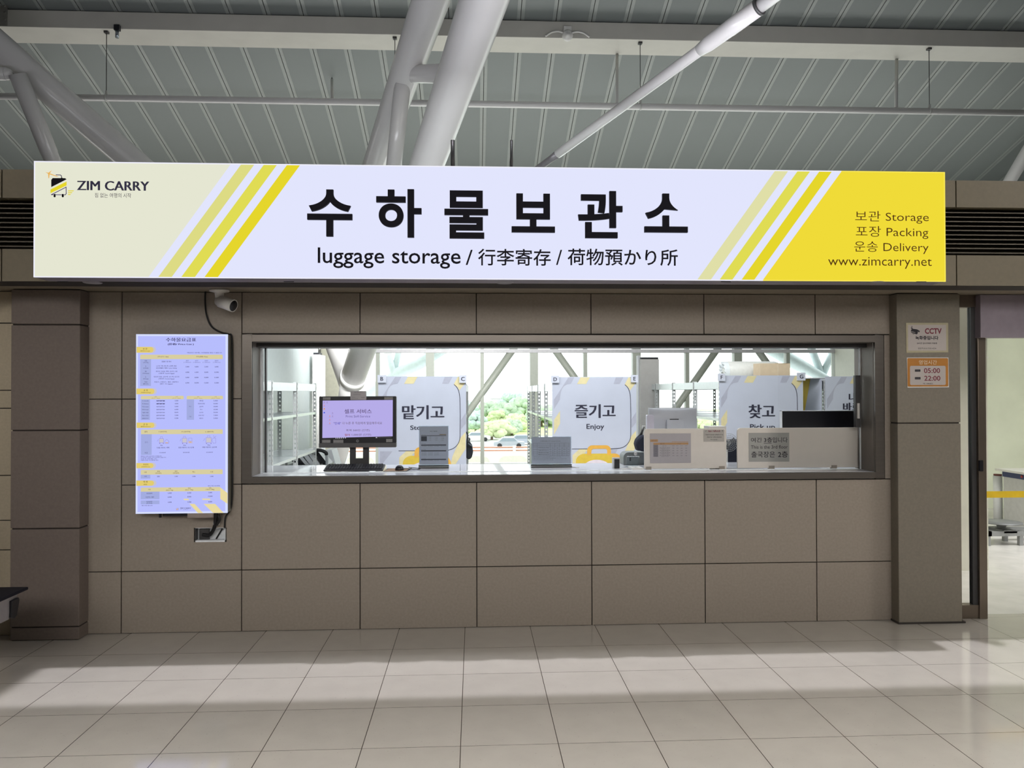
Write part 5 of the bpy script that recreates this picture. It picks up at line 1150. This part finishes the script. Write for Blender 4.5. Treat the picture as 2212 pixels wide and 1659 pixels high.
for y0 in (966, 973):
    z = P(1100, y0, 25.2).z; MB().path([(-40, 25.2, z), (70, 25.2, z)], 0.03, 8).build('rail', mat('rail_brown', (176, 128, 106), 0.6), gr)
for k in range(30): x = -38 + k * 3.6; MB().box(x - 0.06, x + 0.06, 25.1, 25.3, ztp, P(1100, 963, 25.2).z).build('post', CON, gr)
# trees beyond
LEAF = [mat('leaf_a', (158, 176, 150), 0.9, noise=0.22, scale=1.2, bump=0.5), mat('leaf_b', (182, 192, 150), 0.9, noise=0.22, scale=1.2, bump=0.5), mat('leaf_c', (166, 184, 174), 0.9, noise=0.3, scale=2.0, bump=0.6)]  # leaf greens paled and greyed to carry the outdoor haze
BARK = mat('bark', (120, 100, 82), 0.9)
def tree(px, py_top, py_base, dist, wd, kind, label, seed):
    rn = random.Random(seed); bs = PD(px, py_base, dist); tp = PD(px, py_top, dist); h = tp.z - bs.z
    gz = GZ if bs.y < 128 else GZ + 0.05 + (bs.y - 128) / 62 * 2.95
    bs.z = gz
    t = thing('tree', label, 'tree', (bs.x, bs.y, gz), 'trees outside the glass')
    MB().path([bs, bs + Vector((0, 0, (tp.z - gz) * .6))], [0.25, 0.12], 8).build('trunk', BARK, t)
    m = MB(); hh = tp.z - gz
    for k in range(46):
        u = rn.random(); ang = rn.random() * 6.283; rr = wd * (0.35 + .65 * rn.random()) * (1 - u * .6)
        c = Vector((bs.x + rr * math.cos(ang), bs.y + rr * math.sin(ang), gz + hh * (0.30 + .60 * u)))
        s = wd * (0.20 + .16 * rn.random())
        n1_, n2_ = 10, 7; vs = []; ax_ = [[.82 + .36 * rn.random() for _ in range(n1_)] for _ in range(n2_ + 1)]
        for i in range(n2_ + 1):
            for j in range(n1_):
                th = math.pi * i / n2_; ph = 2 * math.pi * j / n1_; k_ = s * (1.0 if i in (0, n2_) else ax_[i][j])
                vs.append(c + Vector((k_ * math.sin(th) * math.cos(ph), k_ * math.sin(th) * math.sin(ph), .8 * k_ * math.cos(th))))
        m.raw(vs, [(i * n1_ + j, i * n1_ + (j + 1) % n1_, (i + 1) * n1_ + (j + 1) % n1_, (i + 1) * n1_ + j) for i in range(n2_) for j in range(n1_)], 0, True)
    m.build('crown', LEAF[kind], t)
for i, (px, yt0, yb0, ds, wd, kd_, lab) in enumerate((
    (1010, 868, 912, 160, 3.6, 2, 'blue green tree just right of the black backpack'), (1028, 888, 915, 138, 2.6, 2, 'low blue green tree at the foot of the slanted facade brace'),
    (1056, 872, 905, 168, 3.4, 0, 'mid green tree below the left end of the outdoor building'), (1073, 888, 912, 147, 2.4, 1, 'bright yellow green round tree on the lawn'),
    (1094, 873, 905, 156, 3.2, 0, 'mid green tree below the right end of the outdoor building'), (1110, 852, 905, 184, 4.2, 2, 'tall blue green tree beside the outdoor building'),
    (1122, 862, 905, 168, 3.6, 0, 'mid green tree nearest the letter D rack'), (1116, 896, 920, 141, 2.4, 1, 'low yellow green bush by the letter D rack'),
    (1062, 913, 932, 122, 2.2, 1, 'low yellow green bush at the front of the lawn, left one'), (1085, 910, 930, 128, 2.4, 1, 'low yellow green bush at the front of the lawn, middle one'), (1106, 908, 930, 134, 2.4, 0, 'low green bush at the front of the lawn, right one'),
    (1170, 880, 915, 150, 4.0, 0, 'green tree seen through the slots of the letter D rack'), (1525, 905, 930, 135, 2.6, 1, 'yellow green tree seen left of the F banner'), (780, 870, 915, 150, 4.0, 0, 'green tree behind the monitor, left of the B banner'))):
    tree(px, yt0, yb0, ds, wd, kd_, lab, 20 + i)
# white building and parked vehicles outside
a = PD(1060, 876, 210); b = PD(1106, 876, 210); zt = PD(1084, 861, 210).z
bd = thing('building', 'low white building among the trees outside the glass', 'building', (a.x, a.y, GZ))
MB().box(a.x, b.x, a.y, a.y + 14, GZ, zt).build('wall', mat('white_render', (214, 214, 212), 0.8), bd)
MB().prism([(a.x - .4, zt), (b.x + .5, zt), (b.x + .5, zt + 1.6), (b.x - 2, zt + 1.1), (a.x + 1, zt + .5)], a.y - .5, a.y + 14).build('roof', mat('roof_white', (196, 200, 204), 0.8), bd)
for u in (0.08, 0.2): MB().box(a.x + (b.x - a.x) * u, a.x + (b.x - a.x) * (u + .07), a.y - .06, a.y, zt - 2.0, zt - 1.0).build('window', mat('window_dark', (120, 132, 140), 0.3), bd)
def car(px, py, dist, label, col):
    p = PD(px, py, dist); p.z = GZ
    c = thing('car', label, 'car', tuple(p), 'parked cars outside the glass')
    MB().prism([(p.x - 2.1, GZ + .3), (p.x + 2.1, GZ + .3), (p.x + 2.1, GZ + .8), (p.x + 1.2, GZ + .9), (p.x + .7, GZ + 1.4), (p.x - .9, GZ + 1.4), (p.x - 1.5, GZ + .9), (p.x - 2.1, GZ + .8)], p.y, p.y + 1.7).build('body', col, c, bevel=0.05)
    MB().prism([(p.x + 1.0, GZ + .92), (p.x + .62, GZ + 1.34), (p.x - .82, GZ + 1.34), (p.x - 1.3, GZ + .92)], p.y - .02, p.y).build('window', MATS['window_dark'], c)
    for x in (-1.3, 1.3): MB().lathe([(0, .1), (.32, .1), (.32, -.1), (0, -.1)], (p.x + x, p.y, GZ + .32), (0, 1, 0), 16).build('wheel', BLACK_R, c)
car(1100, 945, 104, 'silver grey parked car outdoors below the bushes', mat('car_silver', (150, 154, 160), 0.3)); car(1128, 942, 110, 'blue grey parked car outdoors beside the letter D rack', mat('car_blue', (150, 155, 166), 0.3)); car(1030, 938, 118, 'pale parked car outdoors beside the black backpack', mat('car_pale', (206, 206, 206), 0.3))

# ------------------------------------------------------------------ doorway and back room on the right
ds = struct(MB().box(3.542, 3.600, -0.012, 0.10, 0, ZT).build('door_1', mat('door_steel', (140, 128, 116), 0.3, 0.85, noise=0.05, scale=6), bevel=0.004))
MB().box(3.36, 3.542, 0.0, 0.06, 0, 0.095).box(3.36, 3.542, 0.0, 0.06, 2.19, ZT).build('rail', MATS['door_steel'], ds)
x = P(2095, 900, 0.03).x; xe = P(2105, 900, 0.03).x
MB().box(x, xe, 0.01, 0.05, 0.095, 2.19).build('stile', DARK_G, ds)
MB().box(3.36, x, 0.028, 0.034, 0.095, 2.19).build('pane', CLEAR, ds)
r = R(2112, 638, 2330, 730, -0.02); tag(MB().box(r[0], r[1] + .8, -0.05, 0.02, r[2], ZT - 0.002).build('door_header_panel', mat('lilac_metal', (150, 140, 150), 0.5, 0.1), bevel=0.003), 'lilac grey metal panel across the top of the right doorway', 'panel')
q = P(2117, 1004, -0.02); t = thing('belt_barrier', 'yellow retractable belt stretched across the right doorway', 'barrier', (q.x, 0.0, 0.8))
za_, zb_ = P(2160, 1075, 0.1).z, P(2160, 1061, 0.1).z
MB().box(3.601, 5.2, 0.098, 0.101, za_, zb_).build('belt', mat('belt_yellow', (246, 208, 44), 0.5), t)
MB().box(5.2, 5.26, 0.07, 0.13, 0, 0.95).build('post', BLACK_PL, t)
r = R(2115, 994, 2122, 1018, -0.02); tag(MB().prism(rrect((r[0], r[1], r[2], r[3]), 0.006), -0.03, -0.012).build('door_latch', BLACK_PL), 'small black latch on the steel door post beside the doorway', 'latch')
BW = 4.9
struct(MB().box(5.985, 9.0, BW, BW + 0.09, 0, 2.75).build('wall_north', mat('room_wall', (214, 218, 198), 0.7, noise=0.05, scale=3)))
struct(MB().box(8.9, 9.0, 0.31, BW, 0, 2.75).build('wall_room_east', MATS['room_wall']))
struct(MB().box(5.985, 9.0, 0.31, BW + 0.09, 2.752, 2.80).build('ceiling_room', WHITE_P))
def bw(px, py, Y=BW): return P(px, py, Y)
t = thing('wall_conduit', 'thin grey conduit running down the back room wall to a small box', 'conduit', (bw(2126, 1000).x, BW, 1.0))
pts = [bw(2130, 700, BW - .02), bw(2129, 800, BW - .02), bw(2126.5, 950, BW - .02), bw(2125.5, 1003, BW - .02)]
MB().path(smooth_path(pts), 0.013, 8).build('pipe', mat('conduit_grey', (146, 150, 150), 0.4, 0.4), t)
for y in (772, 949): q = bw(2127 + (1 if y < 800 else 0), y, BW - .02); MB().box(q.x - .03, q.x + .03, BW - .035, BW, q.z - .012, q.z + .012).build('clip', WHITE_PL, t)
r = R(2123, 1005, 2131, 1024, BW - .03); MB().box(r[0], r[1], BW - .04, BW, r[2], r[3]).build('box', WHITE_PL, t)
YM = 3.85
XM = P(2165, 1020, YM).x; z_t2 = P(2165, 1017, YM).z; zc2 = P(2165, 1029, YM).z
t = thing('wrapping_machine', 'pale grey wrapping machine cabinet with a navy control strip in the back room', 'machine', (XM + .5, YM - .6, 0))
MB().box(XM + 0.015, XM + 1.0, YM - 1.25, YM, 0, zc2).build('cabinet', mat('machine_grey', (196, 196, 196), 0.5), t)
MB().box(XM, XM + 1.0, YM - 1.27, YM, zc2, z_t2).build('control_strip', mat('navy_paint', (40, 52, 96), 0.4), t)
MB().box(XM - .05, XM + 1.04, YM - 1.3, YM + .06, z_t2, z_t2 + 0.025).build('top', WHITE_PL, t)
for k, c_ in ((0.34, 'red'), (0.50, 'green'), (0.62, 'green')):
    MB().lathe([(0, .008), (.016, .008), (.016, 0)], (XM, YM - k, (zc2 + z_t2) / 2), (-1, 0, 0), 12).build('button', mat('button_' + c_, (60, 150, 90) if c_ == 'green' else (170, 60, 60), 0.4), t)
YK = 4.0
r = R(2147, 1024, 2164, 1107, YK)
t = thing('film_roll', 'white upright roll with a dark red rim beside the wrapping machine', 'roll', ((r[0] + r[1]) / 2, YK, 0)); cxx = (r[0] + r[1]) / 2; rd_ = (r[1] - r[0]) / 2
MB().path([(cxx, YK, 0), (cxx, YK, r[3] - .02)], rd_, 20).build('roll', WHITE_P, t); MB().path([(cxx, YK, r[3] - .02), (cxx, YK, r[3])], rd_ * .9, 20).build('rim', mat('dark_red', (120, 70, 66), 0.6), t)
q = PZ(2163, 1128, 0.22); 
t = thing('turntable', 'low grey round turntable on a metal frame on the back room floor', 'turntable', (q.x, q.y, 0))
MB().lathe([(0, .012), (.19, .012), (.195, 0), (.05, -.01), (.04, -.05), (.06, -.06)], (q.x, q.y, 0.215), (0, 0, 1), 36).build('disc', mat('disc_grey', (120, 122, 124), 0.4, 0.3), t)
FRM = mat('frame_grey', (150, 152, 152), 0.4, 0.4)
MB().box(q.x - .26, q.x + .9, q.y - .14, q.y - .09, .10, .15).box(q.x - .26, q.x + .9, q.y + .09, q.y + .14, .10, .15).box(q.x - .26, q.x - .2, q.y - .14, q.y + .14, .10, .15).box(q.x - .07, q.x + .07, q.y - .14, q.y + .14, .13, .156).build('frame', FRM, t)
for x in (q.x - .25, q.x + .1, q.x + .8):
    for y in (q.y - .115, q.y + .115): MB().box(x, x + .04, y - .02, y + .02, 0, .10).build('leg', FRM, t)
q = PZ(2128, 1096, 0.0)
m = MB(); 
for dy in (0, .15, .3): m.box(q.x - .05, q.x + .28, q.y + dy, q.y + dy + .03, 0.0, 0.05)
for dx in (-.05, .1, .25): m.box(q.x + dx, q.x + dx + .03, q.y, q.y + .33, 0.0, 0.05)
tag(m.build('floor_grid', BLACK_PL), 'black open frame lying on the back room floor by the wall', 'frame')

# ------------------------------------------------------------------ bench end at the far left
YS = -0.67
tip = P(62, 1267, YS); zs = tip.z
bn = thing('waiting_bench', 'end of a dark waiting bench poking in at the far left', 'bench', (tip.x - .5, YS, 0))
SEATB = mat('seat_black', (26, 25, 33), 0.7, spec=0.2)
MB().box(tip.x - 1.3, tip.x, YS - .47, YS, zs - .018, zs).build('seat', SEATB, bn, bevel=0.006)
MB().prismx([(YS - .47, zs - .02), (YS - .04, zs - .02), (YS - .06, zs - .05), (YS - .12, zs - .075), (YS - .13, zs - .15), (YS - .47, zs - .15)], tip.x - 1.25, tip.x - .035).build('support', mat('support_grey', (150, 146, 148), 0.4, 0.2), bn)
MB().prismx([(YS - .125, zs - .05), (YS - .06, zs - .045), (YS - .05, zs - .06), (YS - .075, zs - .145), (YS - .10, zs - .155), (YS - .125, zs - .14)], tip.x - .06, tip.x - .02).build('end_cap', BLACK_PL, bn, bevel=0.004)
MB().box(tip.x - .62, tip.x - .56, YS - .55, YS + .1, 0, .04).box(tip.x - .62, tip.x - .56, YS - .26, YS - .20, .04, zs - .15).build('leg', BLACK_PL, bn)
MB().prismx([(YS - .02, zs), (YS + .03, zs), (YS + .16, zs + .42), (YS + .12, zs + .42)], tip.x - 1.3, tip.x - .62).build('backrest', SEATB, bn)
